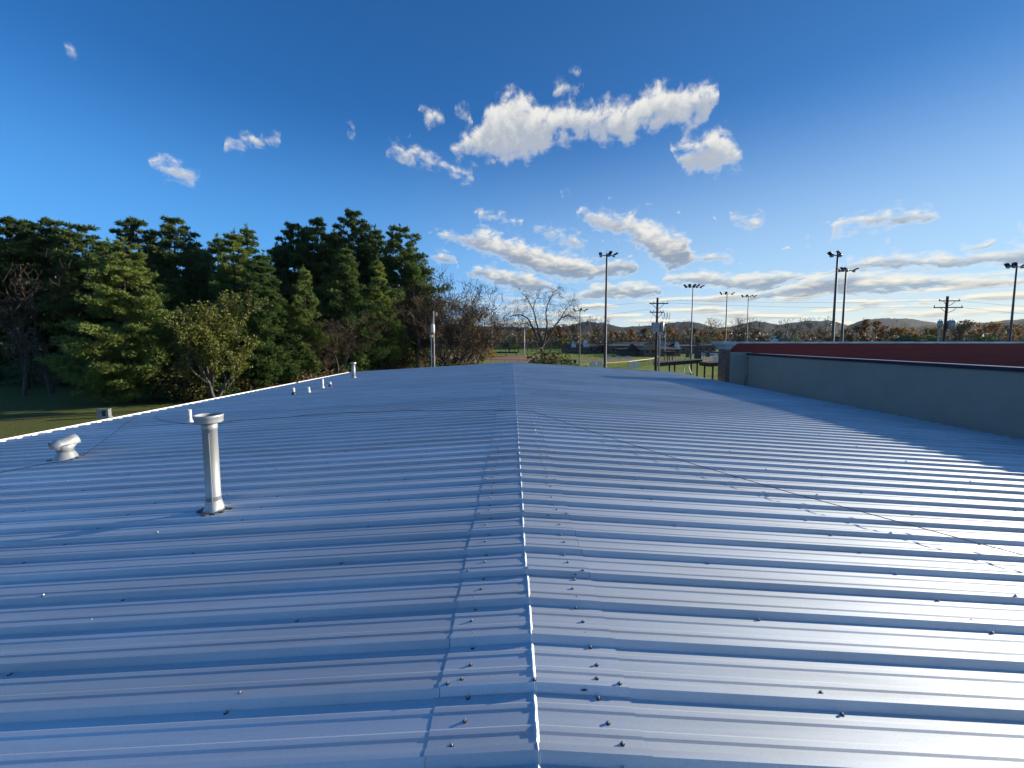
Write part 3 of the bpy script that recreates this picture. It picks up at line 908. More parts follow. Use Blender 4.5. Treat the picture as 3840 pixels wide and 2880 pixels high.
hills('hills', HILL, [(1250, 0), (1380, .12), (1500, .26), (1620, .40), (1750, .56), (1850, .68), (1950, .80), (2050, .89), (2150, .95), (2300, 1.0), (2700, .7), (3300, 0)], -900, 5200, 4, 3.4, 1)
HILL2 = [(1860, 733), (1900, 720), (1960, 712), (2040, 705), (2090, 698), (2130, 699), (2180, 691), (2212, 686), (2300, 680), (2500, 690), (2700, 700), (3000, 696), (3600, 734)]
hills('wooded_rise', HILL2, [(520, 0), (580, .5), (660, .85), (720, 1.0), (800, .8), (900, 0)], 1860, 3600, 4, 1.5, 2)

# ------------------------------------------------------------------ trees
def leaf_material(name, a, b, trans=0.38, scale=0.9, rough=0.6):
    m = bpy.data.materials.new(name); m.use_nodes = True
    t = NT(m.node_tree); t.n.clear()
    out = t.node('ShaderNodeOutputMaterial'); bs = t.node('ShaderNodeBsdfPrincipled')
    tr = t.node('ShaderNodeBsdfTranslucent'); mx = t.node('ShaderNodeMixShader')
    pos = t.node('ShaderNodeNewGeometry').outputs['Position']
    oi = t.node('ShaderNodeObjectInfo')
    n = t.noise(pos, scale, 4, 0.65)
    col = t.mix(t.mr(n, 0.36, 0.64), (*a, 1), (*b, 1))  # two leaf tones mixed by noise, also painting shading into the clumps
    hs = t.node('ShaderNodeHueSaturation'); t.put(hs.inputs['Color'], col)
    t.put(hs.inputs['Value'], t.mr(oi.outputs['Random'], 0, 1, 0.75, 1.25, False))
    t.put(hs.inputs['Hue'], t.mr(oi.outputs['Random'], 0, 1, 0.515, 0.485, False))
    t.l.new(hs.outputs[0], bs.inputs['Base Color']); t.l.new(hs.outputs[0], tr.inputs['Color'])
    bs.inputs['Roughness'].default_value = rough; bs.inputs['Specular IOR Level'].default_value = 0.25
    mx.inputs[0].default_value = trans
    t.l.new(bs.outputs[0], mx.inputs[1]); t.l.new(tr.outputs[0], mx.inputs[2]); t.l.new(mx.outputs[0], out.inputs[0])
    return m
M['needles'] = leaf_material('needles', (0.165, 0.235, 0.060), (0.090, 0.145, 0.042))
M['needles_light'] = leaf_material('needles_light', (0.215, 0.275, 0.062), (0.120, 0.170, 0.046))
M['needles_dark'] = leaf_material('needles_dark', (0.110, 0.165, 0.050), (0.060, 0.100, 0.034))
M['leaf_olive'] = leaf_material('leaf_olive', (0.190, 0.200, 0.036), (0.110, 0.125, 0.026), 0.35, 2.0)
M['leaf_rust'] = leaf_material('leaf_rust', (0.330, 0.160, 0.060), (0.220, 0.120, 0.055), 0.35, 0.5)
M['leaf_gold'] = leaf_material('leaf_gold', (0.440, 0.270, 0.060), (0.280, 0.175, 0.050), 0.35, 0.5)
M['leaf_brown'] = leaf_material('leaf_brown', (0.240, 0.175, 0.095), (0.165, 0.130, 0.070), 0.3, 0.6)
M['leaf_under'] = leaf_material('leaf_under', (0.075, 0.085, 0.020), (0.100, 0.070, 0.024), 0.3, 0.7)
M['bark'] = material('bark', (0.085, 0.062, 0.045), 0.95, 0, 0.45, 4.0, stretch=(3, 3, .6))
M['bark_grey'] = material('bark_grey', (0.115, 0.095, 0.080), 0.95, 0, 0.40, 3.0, stretch=(3, 3, .6))
M['twig'] = material('twig', (0.120, 0.078, 0.054), 0.95, 0, 0.3, 1.0)

def rand_dir(r): 
    while True:
        v = Vector((r.uniform(-1, 1), r.uniform(-1, 1), r.uniform(-1, 1)))
        if .05 < v.length < 1: return v.normalized()

def pine_meshes(seed, H, width, crown0=.12, density=1.0, mat='needles', irregular=.35, flat=.0, blade=.34):
    """white pine: straight trunk, whorls of level limbs, fans of needle tufts"""
    r = random.Random(seed)
    wood = MB(); need = MB()
    bend = [(r.uniform(-.25, .25), r.uniform(-.25, .25)) for _ in range(4)]
    def axis(t): 
        return Vector((bend[0][0] * math.sin(t * 3) + bend[1][0] * t, bend[0][1] * math.sin(t * 3 + 1) + bend[1][1] * t, H * t))
    wood.tube([axis(i / 9) for i in range(10)], [.20 * H / 16 * (1 - i / 9) ** .8 + .02 for i in range(10)], 7, cap=False)
    dome = [r.uniform(.75, 1.2) for _ in range(8)]
    t = crown0
    def tuft(p, d, n):
        d = d.normalized()
        for _ in range(n):
            q = (d * .75 + rand_dir(r) * .85 + Vector((0, 0, .30))).normalized()
            l = blade * r.uniform(.7, 1.15)
            s = q.cross(rand_dir(r)); s = s.normalized() * (.050 * blade / .36)
            o = len(need.v)
            need.v.extend([tuple(p + s), tuple(p - s), tuple(p + q * l)])
            need.f.append((o, o + 1, o + 2))
    while t < .985:
        f = (t - crown0) / (1 - crown0)
        shape = (min(1, .55 + 2.2 * f) if f < .22 else 1.0) * (1 - f) ** (.85 if flat == 0 else .66) + .04
        nb = r.choice((5, 6, 6, 7)) if f < .9 else 4
        ph = r.uniform(0, 6.28)
        for k in range(nb):
            if r.random() < .10 * irregular / .35: continue
            a = ph + 2 * math.pi * k / nb + r.uniform(-.3, .3)
            Lb = width * .5 * shape * dome[int(a * 8 / 6.2832) % 8] * r.uniform(1 - irregular, 1 + irregular * .55)
            if Lb < .25: Lb = .25
            rise = r.uniform(.02, .25) + .9 * max(0, f - .55)
            base = axis(t)
            out = Vector((math.cos(a), math.sin(a), 0))
            pts = []
            for j in range(5):
                u = j / 4
                pts.append(base + out * (Lb * u) + Vector((0, 0, Lb * (rise * u + .16 * u * u * u - .10 * math.sin(u * 3.1)))))
            wood.tube(pts, [max(.012, .034 * Lb / 3 * (1 - .8 * j / 4)) for j in range(5)], 4, cap=False)
            side = out.cross(Vector((0, 0, 1)))
            # foliage hangs in pads towards the end of the limb, thinner near the trunk
            npad = 1 if Lb < 1.2 else (2 if Lb < 2.6 else 3)
            for g_ in range(npad):
                u = (.84, .60, .40)[g_] + r.uniform(-.06, .06)
                i0 = min(3, int(u * 4)); c0 = pts[i0].lerp(pts[i0 + 1], u * 4 - i0)
                c0 = c0 + side * (r.uniform(-.30, .30) * Lb * (.4 + .6 * (g_ > 0)))
                ra = max(.50, Lb * r.uniform(.32, .46)); rb = max(.30, ra * r.uniform(.50, .75)); rc = max(.20, ra * r.uniform(.22, .36))
                cntt = int((22 + 46 * ra * rb) * density * (1, .85, .6)[g_])
                for _ in range(cntt):
                    d = rand_dir(r) * (r.random() ** .4)
                    o_ = out * (d.x * ra) + side * (d.y * rb) + Vector((0, 0, d.z * rc + .10 * d.x * ra))
                    tuft(c0 + o_, out * (.5 + .5 * d.x) + side * d.y * .7 + Vector((0, 0, .35 + .4 * d.z)), 5)
            tuft(pts[-1], out + Vector((0, 0, .4)), 9)
        t += r.uniform(.58, .90) / H
    for _ in range(14): tuft(axis(r.uniform(.93, 1.01)) + rand_dir(r) * .15, Vector((0, 0, 1)), 6)
    return wood.mesh('trunk', M['bark']), need.mesh('crown', M[mat])

def bare_meshes(seed, H, spread=.62, levels=6, droop=0.0, trunk=.25, leaf=None, leaves=0, lsize=.16, twig_r=.012, forks=(2, 3), stem_n=1, wood='bark_grey', wig=.13, leaf_from=2):
    """leafless broadleaf tree: forking limbs down to twigs, a few last leaves"""
    r = random.Random(seed)
    wd = MB(); tw = MB(); tips = []
    def grow(p, d, l, rad, lev):
        n = 3 if lev < levels - 1 else 2
        pts = [p.copy()]; dd = d.copy(); q = p.copy()
        for i in range(n):
            dd = (dd + rand_dir(r) * (wig + wig * .25 * lev) + Vector((0, 0, .10 - droop * lev * .55))).normalized()
            q = q + dd * (l / n); pts.append(q.copy())
        r1 = rad * .66
        rads = [rad + (r1 - rad) * i / n for i in range(n + 1)]
        (wd if lev < 3 else tw).tube(pts, rads, 6 if lev < 2 else (4 if lev < 4 else 3), cap=False)
        if lev >= levels - leaf_from: tips.extend(pts[1:])
        if lev < levels:
            k = r.choice(forks) + (1 if lev == 0 else 0)
            for j in range(k):
                a = r.uniform(.35, .85) * spread / .62
                ax = dd.cross(rand_dir(r)).normalized()
                nd = (Matrix.Rotation(a * (1 if j else .55), 3, ax) @ dd).normalized()
                if nd.z < -.1 and droop == 0: nd.z *= -.5
                fr = 1.0 if j < 2 else r.uniform(.5, .9)
                start = pts[-1] if j < 2 else pts[-2]
                grow(start, nd, l * r.uniform(.66, .88) * fr, max(r1 * (.86 if j == 0 else .68), twig_r), lev + 1)
    for s in range(stem_n):
        d0 = Vector((r.uniform(-.1, .1), r.uniform(-.1, .1), 1)) if stem_n == 1 else Vector((math.cos(2.1 * s) * .35, math.sin(2.1 * s) * .35, 1))
        grow(Vector((r.uniform(-.2, .2) * (stem_n > 1), r.uniform(-.2, .2) * (stem_n > 1), -.1)), d0.normalized(), H * trunk, .017 * H / stem_n ** .5, 0)
    zmax = max(p.z for p in tips)
    k = H / zmax
    for mb in (wd, tw): mb.v = [(x * k, y * k, z * k) for x, y, z in mb.v]
    lf = None
    if leaves:
        lf = MB()
        for _ in range(leaves):
            p = r.choice(tips) * k + rand_dir(r) * r.uniform(0, .45)
            a = rand_dir(r) * lsize * r.uniform(.6, 1.2); b = a.cross(rand_dir(r)).normalized() * lsize * .55
            o = len(lf.v)
            lf.v.extend([tuple(p - a), tuple(p + b), tuple(p + a), tuple(p - b)])
            lf.f.append((o, o + 1, o + 2, o + 3))
    return wd.mesh('trunk', M[wood]), tw.mesh('twigs', M['twig']), (lf.mesh('crown', M[leaf]) if lf else None)

def shrub_mesh(seed, w_, h_, n, mat, lsize=.14, name='foliage'):
    r = random.Random(seed); mb = MB()
    lob = [(Vector((r.uniform(-.38, .38) * w_, r.uniform(-.38, .38) * w_, r.uniform(.25, .75) * h_)), r.uniform(.22, .42)) for _ in range(9)]
    for _ in range(n):
        c, q = r.choice(lob)
        d = rand_dir(r); p = c + Vector((d.x * w_ * q, d.y * w_ * q, d.z * h_ * q)) * r.uniform(.55, 1.05)
        p.z = max(p.z, .03)
        a = rand_dir(r) * lsize * r.uniform(.6, 1.3); b = a.cross(rand_dir(r)).normalized() * lsize * .6
        o = len(mb.v)
        mb.v.extend([tuple(p - a), tuple(p + b), tuple(p + a), tuple(p - b)])
        mb.f.append((o, o + 1, o + 2, o + 3))
    stems = MB()
    for c, q in lob:
        stems.tube([(c.x * .15, c.y * .15, 0), tuple(c * .6), tuple(c + Vector((0, 0, q * h_ * .5)))], [.03, .02, .008], 4, cap=False)
    return mb.mesh(name, M[mat]), stems.mesh('stem', M['twig'])

PH = 16.0
PINES = {
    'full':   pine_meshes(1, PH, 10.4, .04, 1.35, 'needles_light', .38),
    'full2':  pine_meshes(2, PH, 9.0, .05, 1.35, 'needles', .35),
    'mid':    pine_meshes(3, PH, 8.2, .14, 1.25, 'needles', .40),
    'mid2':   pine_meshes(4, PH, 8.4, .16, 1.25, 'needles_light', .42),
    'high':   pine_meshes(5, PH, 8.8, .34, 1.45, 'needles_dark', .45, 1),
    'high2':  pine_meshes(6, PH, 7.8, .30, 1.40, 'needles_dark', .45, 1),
    'broad':  pine_meshes(7, PH, 10.5, .24, 1.4, 'needles', .38, 1),
}
ORD = ['first', 'second', 'third', 'fourth', 'fifth', 'sixth', 'seventh', 'eighth', 'ninth', 'tenth', 'eleventh', 'twelfth', 'thirteenth', 'fourteenth', 'fifteenth', 'sixteenth', 'seventeenth', 'eighteenth', 'nineteenth', 'twentieth',
       'twenty-first', 'twenty-second', 'twenty-third', 'twenty-fourth', 'twenty-fifth', 'twenty-sixth', 'twenty-seventh', 'twenty-eighth', 'twenty-ninth', 'thirtieth', 'thirty-first', 'thirty-second', 'thirty-third', 'thirty-fourth', 'thirty-fifth', 'thirty-sixth', 'thirty-seventh', 'thirty-eighth', 'thirty-ninth', 'fortieth', 'forty-first', 'forty-second', 'forty-third', 'forty-fourth', 'forty-fifth']
def plant(name, meshes, names, x, ytop, Y, H0, label, cat, group=None, wide=1.0, rz=None):
    p = at(x, ytop, Y)
    s = p.z / H0
    t = thing(name, label, cat, (p.x, Y, 0), rnd.uniform(0, 6.28) if rz is None else rz, group)
    t.scale = (s * wide, s * wide, s)
    for me, nm in zip(meshes, names):
        if me:
            o = link(nm, me, t)
            if nm == 'twigs': tag(o, kind='stuff')
    return t
# (x, top, distance, kind, width) from the photograph
front = [(262, 518, 36, 'full', 1.05), (560, 545, 41, 'full2', 1.0), (655, 578, 44, 'mid2', .85), (748, 532, 50, 'full2', .95), (505, 500, 46, 'mid2', .9), (365, 600, 44, 'full2', .9), (815, 560, 53, 'mid2', .9), (600, 640, 42, 'full2', .9)]
FL = {0: 'light green full-skirted pine in front, left of the olive broadleaf tree', 1: 'bushy pine just right of the olive broadleaf tree', 2: 'shorter thin pine with pale trunk right of centre in the grove', 3: 'dense pointed pine in front of the tallest pine', 4: 'tall light pine rising behind the olive broadleaf tree', 5: 'shaded young pine between the light front pine and the olive tree', 6: 'mid-height pine in front of the right end of the grove', 7: 'low young pine between two front pines right of the olive tree'}
for i, (x, y, Y, k, wd) in enumerate(front):
    plant('pine_tree', PINES[k], ('trunk', 'crown'), x, y, Y, PH, FL[i], 'tree', 'pines in the grove left of the roof', wd)
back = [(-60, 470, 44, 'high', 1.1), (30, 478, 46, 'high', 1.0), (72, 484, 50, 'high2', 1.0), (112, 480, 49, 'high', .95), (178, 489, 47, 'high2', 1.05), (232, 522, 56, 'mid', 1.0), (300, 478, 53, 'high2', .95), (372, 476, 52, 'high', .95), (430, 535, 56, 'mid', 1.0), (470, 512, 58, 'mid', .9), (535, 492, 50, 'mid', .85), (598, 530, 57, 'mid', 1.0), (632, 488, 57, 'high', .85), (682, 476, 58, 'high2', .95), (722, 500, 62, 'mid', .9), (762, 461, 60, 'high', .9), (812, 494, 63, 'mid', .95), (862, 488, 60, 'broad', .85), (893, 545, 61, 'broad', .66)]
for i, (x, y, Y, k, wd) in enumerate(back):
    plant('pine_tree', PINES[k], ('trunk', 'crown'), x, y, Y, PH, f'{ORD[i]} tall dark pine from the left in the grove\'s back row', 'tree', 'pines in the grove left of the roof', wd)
# dark pines deeper in the grove
for i, (x, y, Y, k) in enumerate([(5, 590, 62, 'full2'), (95, 600, 66, 'full2'), (150, 570, 68, 'mid'), (345, 560, 70, 'mid'), (505, 570, 70, 'full2'), (660, 580, 72, 'full2'), (790, 590, 74, 'mid'), (850, 610, 72, 'full2')]):
    plant('pine_tree', PINES[k], ('trunk', 'crown'), x, y, Y, PH, f'{ORD[i]} shaded pine from the left, deep inside the grove', 'tree', 'shaded pines deep in the grove')

# leafy and bare broadleaf trees
olive = bare_meshes(21, 10.0, .62, 6, 0, .13, 'leaf_olive', 13000, .13, .010, (2, 3), 3, leaf_from=5)
plant('broadleaf_tree', olive, ('trunk', 'twigs', 'crown'), 452, 622, 33, 10.0, 'olive-green broadleaf tree between the front pines, thinning leaves', 'tree', None, 1.0)
B1 = bare_meshes(31, 12.0, .66, 6, 0, .24, 'leaf_brown', 500, .12)
B2 = bare_meshes(32, 12.0, .60, 6, 0, .28, 'leaf_brown', 200, .11)
B3 = bare_meshes(33, 12.0, .74, 7, .0, .15, 'leaf_brown', 3200, .10, .009, (2, 3, 3), 3)
def crooked_meshes(seed):
    """crooked old tree: authored main limbs, drooping twigs"""
    r = random.Random(seed); k = 62 / F
    wd = MB(); tw = MB()
    def P(x, y, d): return Vector(((x - 1172) * k, d, (813.6 - y) * k))
    limbs = [([(1172, 814, 0), (1171, 785, 0), (1170, 752, 0)], .30, .24),
             ([(1170, 752, 0), (1158, 728, -.6), (1149, 708, -1.2), (1139, 690, -1.5), (1122, 681, -1.6), (1107, 684, -1.7), (1099, 694, -1.8)], .17, .03),
             ([(1149, 708, -1.2), (1140, 700, -.5), (1128, 700, 0), (1118, 706, .4)], .08, .02),
             ([(1170, 752, 0), (1166, 722, .5), (1158, 695, 1.0), (1152, 668, 1.2), (1141, 646, 1.4), (1128, 630, 1.5)], .18, .03),
             ([(1152, 668, 1.2), (1157, 648, 1.0), (1168, 634, .8)], .07, .02),
             ([(1170, 752, 0), (1178, 728, -.3), (1181, 700, -.6), (1177, 676, -.7), (1183, 654, -.9), (1194, 634, -1.0), (1206, 626, -1.1)], .17, .03),
             ([(1170, 752, 0), (1188, 726, .8), (1200, 704, 1.3), (1214, 686, 1.6), (1230, 680, 1.8), (1244, 686, 1.9), (1253, 696, 2.0)], .18, .03),
             ([(1214, 686, 1.6), (1224, 668, 1.4), (1236, 656, 1.3), (1240, 646, 1.2)], .08, .02),
             ([(1200, 704, 1.3), (1214, 706, .6), (1226, 714, .2)], .07, .02)]
    def twig(p, d, l, rad, lev):
        pts = [p]; q = p
        for i in range(3):
            d = (d + rand_dir(r) * .30 + Vector((0, 0, -.16 - .10 * lev))).normalized()
            q = q + d * (l / 3); pts.append(q)
        tw.tube(pts, [rad, rad * .85, rad * .7, rad * .5], 3, cap=False)
        if lev < 3:
            for _ in range(r.choice((2, 3, 3))):
                u = r.choice(pts[1:]); twig(u, (d + rand_dir(r) * .9).normalized(), l * r.uniform(.5, .8), rad * .62, lev + 1)
    for pl, r0, r1 in limbs:
        pts = [P(*q) for q in pl]
        S = []
        for a, b in zip(pts[:-1], pts[1:]):
            for j in range(3): S.append(a.lerp(b, j / 3) + rand_dir(r) * .07)
        S.append(pts[-1])
        n = len(S) - 1
        wd.tube(S, [r0 + (r1 - r0) * i / n for i in range(n + 1)], 7, cap=False)
        for i, p in enumerate(S):
            if i < n * .25 or r0 > .25: continue
            for _ in range(r.choice((2, 3, 4))):
                d = rand_dir(r); d.z = abs(d.z) * .8 + .1
                twig(p, d.normalized(), r.uniform(.7, 1.6), .022, 0)
    return wd.mesh('trunk', M['bark_grey']), tw.mesh('twigs', M['twig'])
WIL = crooked_meshes(3)
BN = ('trunk', 'twigs', 'crown')
for i, (x, y, Y, mm, wd, lab) in enumerate([
    (25, 560, 40, B2, 1.0, 'dark bare tree at the left frame edge under the tall pines'),
    (88, 575, 42, B1, 1.0, 'dark bare tree left of the light green front pine'),
    (150, 545, 45, B2, .9, 'bare brown-tinged tree touching the light front pine on its left'),
    (400, 520, 55, B2, .9, 'rust-tinged bare tree behind the olive broadleaf tree'),
    (715, 655, 46, B3, 1.0, 'tangled bare thicket tree below the pointed front pine'),
    (845, 640, 56, B2, .8, 'thin bare saplings tree among the right pine trunks'),
    (900, 655, 54, B1, .75, 'slender bare tree behind the utility pole with the white transformer'),
    (975, 583, 58, B3, 1.15, 'broad bare twiggy tree at the right end of the pine grove'),
    (1000, 618, 60, B3, .95, 'lower bare twiggy tree right of the broad bare one'),
    (938, 628, 55, B3, .9, 'brown twiggy tree pressed against the right edge of the pine grove'),
    (1022, 655, 64, B3, .9, 'lowest brown twiggy tree between the bare trees and the thin far mast'),
]):
    plant('bare_tree', mm, BN, x, y, Y, 12.0, lab, 'tree', None, wd)
c = at(1172, 760, 62)
t = thing('bare_tree', 'crooked bare tree with spreading limbs behind the far end of the ridge', 'tree', (c.x, 62, 0))
link('trunk', WIL[0], t); tag(link('twigs', WIL[1], t), kind='stuff')
GOLD = bare_meshes(41, 8.0, .62, 5, 0, .25, 'leaf_gold', 1500, .16)
plant('golden_tree', GOLD, BN, 1036, 700, 66, 8.0, 'small yellow-brown tree right of the twiggy bare trees', 'tree', None, 1.2)

# undergrowth along the foot of the grove
SH = [shrub_mesh(51, 3.6, 2.6, 900, 'leaf_under'), shrub_mesh(52, 3.2, 2.2, 900, 'leaf_brown'), shrub_mesh(53, 3.4, 2.4, 800, 'needles_dark'), shrub_mesh(54, 2.6, 2.0, 700, 'leaf_rust', .12)]
spotsS = []
for i in range(30):
    x = 385 + (1000 - 385) * i / 29 + rnd.uniform(-8, 8)
    Y = 36 + 20 * (x - 385) / 615 + rnd.uniform(-2, 3)
    spotsS.append((x, Y, rnd.choice((0, 0, 1, 1, 2, 3))))
for i in range(10):
    spotsS.append((-20 + 40 * i + rnd.uniform(-8, 8), 50 + rnd.uniform(-2, 5), rnd.choice((0, 1, 2))))
spotsS.sort(key=lambda q: q[0])
SHAPE = {0: 'olive', 1: 'brown', 2: 'dark green', 3: 'rust-coloured'}
cnt = {}
for x, Y, k in spotsS:
    c = at(x, 760, Y)
    n = cnt.get(k, 0); cnt[k] = n + 1
    t = thing('undergrowth_shrub', f'{ORD[n]} {SHAPE[k]} shrub from the left along the foot of the pine grove', 'shrub', (c.x, Y, 0), rnd.uniform(0, 6), 'shrubs at the foot of the grove')
    s = rnd.uniform(.7, 1.25); t.scale = (s, s, s * rnd.uniform(.8, 1.2))
    link('foliage', SH[k][0], t); link('stem', SH[k][1], t)
# dark thicket inside and behind the grove
for i in range(20):
    x = 190 + 38.5 * i + rnd.uniform(-10, 10); Y = 60 + rnd.uniform(0, 14); c = at(x, 760, Y); k = rnd.choice((0, 2, 2, 1))
    t = thing('thicket_shrub', f'{ORD[i]} shaded thicket bush from the left, deep between the pine trunks', 'shrub', (c.x, Y, 0), rnd.uniform(0, 6), 'thicket bushes deep in the grove')
    s = rnd.uniform(1.5, 2.2); t.scale = (s * 1.1, s * 1.1, s)
    link('foliage', SH[k][0], t); link('stem', SH[k][1], t)
for i in range(7):
    x = -45 + 38 * i; Y = 66 + rnd.uniform(0, 8); c = at(x, 760, Y)
    t = thing('thicket_shrub', f'{ORD[i]} low dark bush from the left between the trunks at the left frame edge', 'shrub', (c.x, Y, 0), i, 'low bushes at the left frame edge')
    s = rnd.uniform(1.1, 1.4); t.scale = (s * 1.5, s * 1.5, s)
    link('foliage', SH[2][0], t); link('stem', SH[2][1], t)
for i, (x, y, Y, k, lab) in enumerate([(1160, 772, 56, 2, 'dark green shrub below the crooked bare tree, left one'), (1196, 770, 54, 0, 'olive shrub just right of the crooked bare tree'), (1228, 778, 52, 2, 'dark shrub nearest the pale field, left of the tall light pole'), (1010, 772, 60, 1, 'brown shrub below the small yellow-brown tree')]):
    p = at(x, y, Y)
    t = thing('undergrowth_shrub', lab, 'shrub', (p.x, Y, 0), i)
    s = max(p.z, .8) / 2.2; t.scale = (s * 1.1, s * 1.1, s)
    link('foliage', SH[k][0], t); link('stem', SH[k][1], t)

# the distant tree line
F1 = bare_meshes(61, 14.0, .60, 6, 0, .26, 'leaf_brown', 300, .25, .03)
F2 = bare_meshes(62, 14.0, .70, 6, 0, .22, None, 0, .2, .03)
F3 = bare_meshes(63, 12.0, .64, 5, 0, .24, 'leaf_rust', 2600, .30, .03)
F4 = bare_meshes(64, 12.0, .66, 5, 0, .22, 'leaf_gold', 2600, .30, .03)
F5 = bare_meshes(65, 12.0, .66, 5, 0, .22, 'leaf_brown', 2400, .30, .03)
F6 = shrub_mesh(66, 9, 8, 1600, 'needles_dark', .5, 'crown')
FK = {'bare': (F1, 14.0, 'bare grey-brown tree'), 'bare2': (F2, 14.0, 'leafless spreading tree'), 'rust': (F3, 12.0, 'rust-red autumn tree'), 'gold': (F4, 12.0, 'golden autumn tree'), 'brown': (F5, 12.0, 'dull brown autumn tree')}
far = [
    (1055, 708, 190, 'brown'), (1080, 688, 170, 'bare'), (1100, 694, 200, 'bare2'), (1120, 705, 180, 'brown'), (1140, 712, 210, 'gold'), (1150, 700, 190, 'bare'), (1190, 708, 200, 'brown'), (1215, 704, 190, 'rust'), (1238, 700, 210, 'brown'),
    (1268, 684, 180, 'bare2'), (1290, 706, 220, 'brown'), (1310, 682, 175, 'bare'), (1326, 712, 230, 'rust'), (1345, 716, 240, 'brown'), (1370, 709, 230, 'rust'), (1395, 706, 220, 'brown'), (1440, 694, 190, 'bare'), (1455, 708, 220, 'gold'), (1470, 690, 185, 'bare2'), (1500, 706, 210, 'brown'), (1520, 712, 220, 'rust'),
    (1548, 686, 180, 'bare'), (1560, 712, 200, 'gold'), (1580, 684, 180, 'bare2'), (1600, 708, 220, 'brown'), (1618, 685, 185, 'bare'), (1640, 708, 220, 'brown'), (1660, 690, 190, 'bare2'), (1690, 712, 230, 'brown'), (1704, 687, 190, 'bare'), (1735, 694, 210, 'bare2'), (1752, 684, 190, 'bare'), (1785, 712, 230, 'brown'), (1822, 708, 230, 'brown'), (1850, 700, 210, 'brown'),
    (1878, 688, 190, 'rust'), (1905, 703, 220, 'rust'), (1930, 712, 220, 'brown'), (1965, 706, 200, 'gold'), (2000, 708, 210, 'gold'), (2040, 706, 230, 'brown'), (2075, 700, 220, 'brown'), (2100, 692, 220, 'brown'), (2122, 697, 210, 'gold'), (2150, 704, 220, 'brown'), (2180, 700, 230, 'rust'), (2205, 706, 200, 'gold'), (2240, 700, 220, 'brown')]
rnd2 = random.Random(4)
cnt = {}
for x, y, Y, k in far:
    mm, H0, lab = FK[k]
    n = cnt.get(k, 0); cnt[k] = n + 1
    plant({'bare': 'bare_tree', 'bare2': 'bare_tree'}.get(k, 'autumn_tree'), mm, BN, x, y, Y, H0, f'{ORD[n]} {lab} from the left in the distant tree line', 'tree', 'trees of the distant tree line', rnd2.uniform(.95, 1.35))
for i, (x, y, Y) in enumerate([(1100, 728, 250), (1225, 726, 240), (1525, 728, 240), (1700, 728, 200), (1945, 722, 200), (2010, 724, 190), (2130, 722, 200)]):
    p = at(x, y, Y)
    t = thing('evergreen_tree', f'{ORD[i]} dark rounded evergreen from the left at the foot of the tree line', 'tree', (p.x, Y, 0), i, 'evergreens at the foot of the tree line')
    s = p.z / 8.6; t.scale = (s * 1.3, s * 1.3, s)
    link('crown', F6[0], t); link('stem', F6[1], t)
# the wood behind it, too far to tell trees apart
wood_ = MB(); rr = random.Random(88)
for i in range(6500):
    x = rr.uniform(960, 2330); Y = rr.uniform(260, 420)
    yt = 735.5 - rr.uniform(6, 20) - 6 * rr.random() ** 3
    p = at(x, yt, Y)
    for _ in range(8):
        c = Vector((p.x + rr.uniform(-4, 4), Y + rr.uniform(-4, 4), p.z * rr.uniform(.15, 1.0)))
        a = rand_dir(rr) * rr.uniform(.7, 1.4); b = a.cross(rand_dir(rr)).normalized() * rr.uniform(.5, .9)
        o = len(wood_.v)
        wood_.v.extend([tuple(c - a), tuple(c + b), tuple(c + a), tuple(c - b)]); wood_.f.append((o, o+1, o+2, o+3))
tag(wood_.build('distant_wood', leaf_material('wood_mass', (0.220, 0.165, 0.095), (0.150, 0.125, 0.070), .2, .03)), 'brown mass of distant autumn woods below the hills', 'woods', kind='stuff')

# ------------------------------------------------------------------ floodlight masts, utility poles, lines
def lamp(parent, p, yaw, tilt, s=1.0):
    """floodlight: bracket, round-backed housing and long visor"""
    m = Matrix.Translation(Vector(p)) @ Matrix.Rotation(yaw, 4, 'Z') @ Matrix.Rotation(tilt, 4, 'X')
    hb = MB().lathe([(.05 * s, .0), (.16 * s, .10 * s), (.25 * s, .24 * s), (.28 * s, .34 * s)], 12)
    mm = m @ Matrix.Rotation(R(90), 4, 'X')
    hb.v = [tuple(mm @ Vector(v)) for v in hb.v]
    o = hb.build('floodlight', M['grey_metal'], parent, True)
    vz = MB()
    n = 8
    for yy in (-.30 * s, -.95 * s):
        for i in range(n + 1):
            a = R(10) + R(160) * i / n
            vz.v.append(tuple(m @ Vector((.29 * s * math.cos(a), yy, .27 * s * math.sin(a)))))
    for i in range(n): vz.f.append((i, i + 1, i + 2 + n, i + 1 + n))
    k = len(vz.v)
    for yy in (-.30 * s, -.95 * s):
        for i in range(n + 1):
            a = R(10) + R(160) * i / n
            vz.v.append(tuple(m @ Vector((.275 * s * math.cos(a), yy, .255 * s * math.sin(a)))))
    for i in range(n): vz.f.append((k + i + 1, k + i, k + i + 1 + n, k + i + 2 + n))
    vz.build('visor', M['dark_metal'], o)
    return o
def mast(x, ytop, Y, lamps, label, r0=.20, r1=.11, arm=.9, s=1.0, mat='steel_pole'):
    p = at(x, ytop, Y); H = p.z
    t = thing('floodlight_mast', label, 'light pole', (p.x, Y, 0), 0, 'floodlight masts round the ball fields')
    MB().lathe([(r0 * 1.5, 0), (r0 * 1.5, .12), (r0, .14), (r0, 2.2), (r0 * .94, 2.25), (r1, H - .1), (r1 * .6, H)], 12).build('pole', M[mat], t, True)
    MB().tube([(-arm * s, 0, H - .35 * s), (arm * s, 0, H - .35 * s)], .045 * s + .02, 6).build('cross_arm', M[mat], t)
    MB().tube([(0, 0, H - .05), (0, 0, H + .5 * s)], .014, 4).build('lightning_rod', M['dark_metal'], t)
    for dx, yaw, tilt in lamps:
        lamp(t, (dx * s, 0, H - .52 * s), R(yaw), R(tilt), s)
    return t
L3 = [(-.85, 200, -30), (.25, 10, -35), (.85, 80, -22)]
